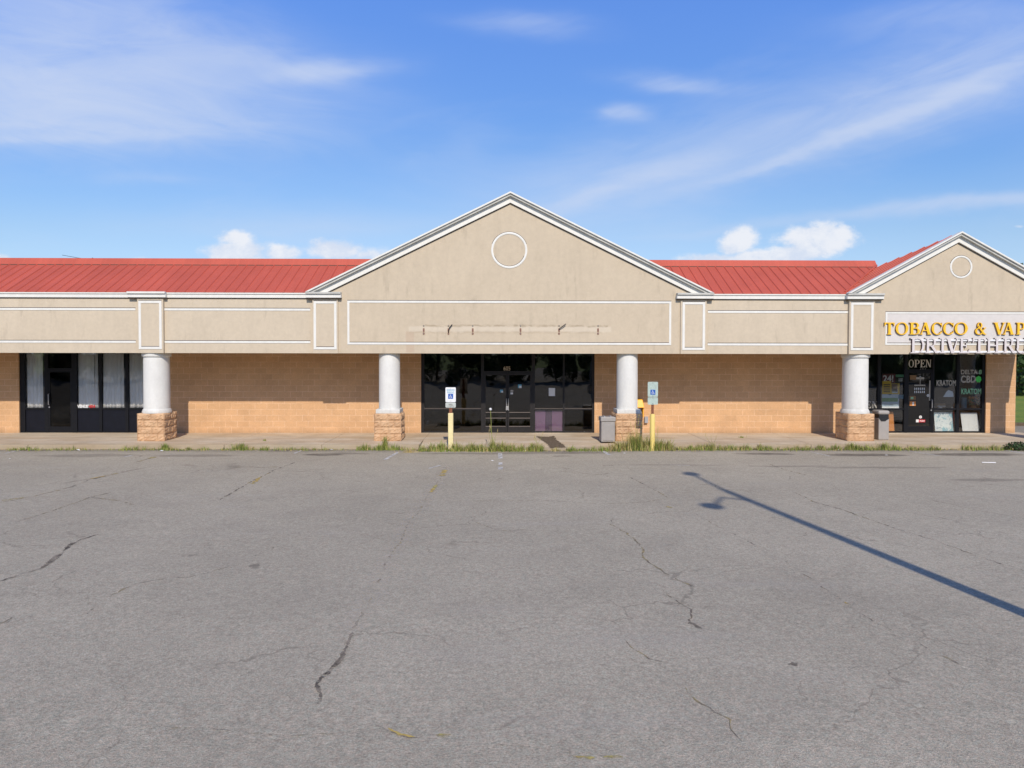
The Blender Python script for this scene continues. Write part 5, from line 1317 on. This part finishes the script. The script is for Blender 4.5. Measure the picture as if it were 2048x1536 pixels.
mb = MB(); mb.tube([(0, 0, 0), (.03, 0, .12)], .02, M['bark']); mb.build('stem', t)

# litter
def litter(label, px, py, s, seed, m='paper', cat='litter', z=None):
    r = random.Random(seed); q = ground(px, py); mb = MB(); n = 7
    pts = [Vector((s * r.uniform(.6, 1.2) * math.cos(6.283 * i / n), s * r.uniform(.3, .7) * math.sin(6.283 * i / n), r.uniform(.0, s * .3))) for i in range(n)]
    vs = [(0, 0, s * .38)] + pts + [(0, 0, 0.001)]
    mb.add(vs, [(0, 1 + i, 1 + (i + 1) % n) for i in range(n)] + [(n + 1, 1 + (i + 1) % n, 1 + i) for i in range(n)], M[m])
    o = mb.build('paper_scrap'); o.location = (q.x, q.y, gz(q.y) + .006); return tag(o, label, cat, 'scraps of litter on the lot')
litter('crumpled white paper on the asphalt below the left shop door', 156, 901, .09, 1)
litter('small white scrap below the left stone plinth', 323, 902, .06, 2)
litter('tiny white speck of litter out on the lot right of the left column', 338, 917, .04, 3)
litter('white scrap at the grass edge left of the first spiky tuft', 663, 900, .07, 4)
litter('white scrap in the grass just left of the square bollard', 889, 903, .06, 5)
litter('crushed white cup lying in the grass right of the soil patch', 1158, 898, .10, 6)
litter('flat white wrapper just below the beige-grey bin', 1193, 898, .08, 7)
litter('white wrapper at the grass edge below the right door', 1050, 902, .08, 8)
litter('small white scrap out on the lot below the double doors', 985, 922, .05, 9)
litter('tiny white scrap between the bin and the big weed clump', 1249, 907, .04, 10)
litter('white scrap by the grass under the right column', 1675, 900, .06, 11)
litter('little pale scrap at the damp patch right of the hooded bin', 1773, 911, .05, 12)
litter('pale scrap on the lot near the left edge', 20, 918, .04, 13)
q = ground(1977, 926); mb = MB(); mb.tube([(-.17, 0, .012), (.17, -.03, .012)], .012, M['white'], 8); o = mb.build('white_stick'); o.location = (q.x, q.y, gz(q.y) + .004)
tag(o, 'straight white stick lying on the asphalt at the right', 'litter', 'scraps of litter on the lot')

# ------------------------------------------------------------------ trees beyond the corner and across the road behind the viewer, with an added second row
def tree(loc, h, rad, seed, label, group, leaves=5200, sz=.16, low=.25):
    r = random.Random(seed); t = thing('tree', label, 'tree', loc, group)
    mb = MB(); mb.tube([(0, 0, -.1), (.05, .03, h * .3), (-.05, .05, h * .62), (0, 0, h * .85)], .05 * h * .55, M['bark'], 10, .03)
    cl = []
    for k in range(15):
        a = r.uniform(0, 6.28); zz = h * r.uniform(low, .9); wr = rad * (1.05 - abs(zz / h - .5) * .9) * r.uniform(.35, .85)
        c = Vector((wr * math.cos(a), wr * math.sin(a), zz)); cl.append(c)
        mb.tube([(0, 0, zz * .6), c * .6 + Vector((0, 0, zz * .32)), c], .045, M['bark'], 6, .015)
    mb.build('trunk', t)
    mb = MB()
    for i, c in enumerate(cl):
        q = rad * r.uniform(.32, .55); leafball(mb, c, (q, q, q * .75), leaves // len(cl), sz, [['leaf0', 'leaf0', 'leaf1'], ['leaf0', 'leaf1', 'leaf2'], ['leaf1', 'leaf2', 'leaf1']][i % 3], r)
    mb.build('crown', t); return t
tr = [tree((36.5, 27, -.05), 9, 3.4, 1, 'broad dark green tree beyond the lawn, partly cut by the right edge', 'trees beyond the corner', 6500, .17, .12),
      tree((41, 30, -.05), 10, 3.8, 2, 'dark tree at the far right end of the lawn', 'trees beyond the corner', 6500, .17, .12),
      tree((32, 33, -.05), 9, 3.6, 3, 'dark tree hidden just behind the shop corner', 'trees beyond the corner', 6500, .17, .12)]
def copy_tree(src, loc, rz, s, label, group):
    c = src.copy(); sc.collection.objects.link(c); c.location = loc; c.rotation_euler = (0, 0, rz); c.scale = (s, s, s); c['label'] = label; c['group'] = group
    for ch in list(src.children):
        d_ = ch.copy(); sc.collection.objects.link(d_); d_.parent = c
    return c
for i in range(25):
    x = -47 + i * 3.9 + rnd.uniform(-.8, .8)
    copy_tree(tr[i % 3], (x, -29.5 + rnd.uniform(-.8, .8), gz(-29) - .35), rnd.uniform(0, 6), .48, 'leafy tree across the lot behind the viewer', 'trees across the lot')
    copy_tree(tr[(i + 1) % 3], (x + 1.8, -33 + rnd.uniform(-.8, .8), gz(-33) - .5), rnd.uniform(0, 6), .66, 'taller leafy tree in the second row behind the viewer', 'taller trees across the lot')  # unseen second row added so the shop glass reflects dark

for i in range(9):
    copy_tree(tr[i % 3], (46 + i * 6.5 + rnd.uniform(-1, 1), 34 - i * 1.5 + rnd.uniform(-2, 2), -.1), rnd.uniform(0, 6), rnd.uniform(.85, 1.15), 'leafy tree in the line along the far side of the lawn', 'trees along the lawn')

# light pole standing beside the viewer, whose shadow falls across the lot
px0_, py0_ = 5.50, -17.40
t = thing('light_pole', 'tall grey lot light pole with two lamp heads just outside the right edge', 'light pole', (px0_, py0_, gz(py0_)))
H = 7.45
mb = MB(); mb.lathe(0, 0, [(.115, 0), (.10, 3), (.085, H - .2), (.06, H)], M['pole'], 20); mb.build('pole', t, smooth=True)
mb = MB(); mb.lathe(0, 0, [(.28, -.1), (.28, .5), (.25, .55)], M['concrete'], 24); mb.build('footing', t)
mb = MB(); mb.tube([(0, 0, H - .5), (-.02, .35, H - .1), (-.03, .9, H + .08), (-.05, 1.55, H + .12)], .045, M['pole'], 8); mb.build('arm', t, smooth=True)
mb = MB(); mb.tube([(0, 0, H - .9), (-.4, .1, H - .75), (-.75, -.25, H - .95)], .04, M['pole'], 8); mb.build('arm', t, smooth=True)
def head(c, L, w, rz):
    mb = MB(); mb.lathe(0, 0, [(.05, -.06), (w * .8, -.03), (w, .03), (w * .7, .09), (.05, .11)], M['pole'], 20)
    ca, sa = math.cos(rz), math.sin(rz); mb.v = [(c[0] + q[0] * L * ca - q[1] * sa, c[1] + q[0] * L * sa + q[1] * ca, c[2] + q[2]) for q in mb.v]
    mb.build('lamp_head', t, smooth=True)
head((-.06, 1.75, H + .12), 1.6, .19, R(90)); head((-.88, -.40, H - 1.0), 1.4, .20, R(100))
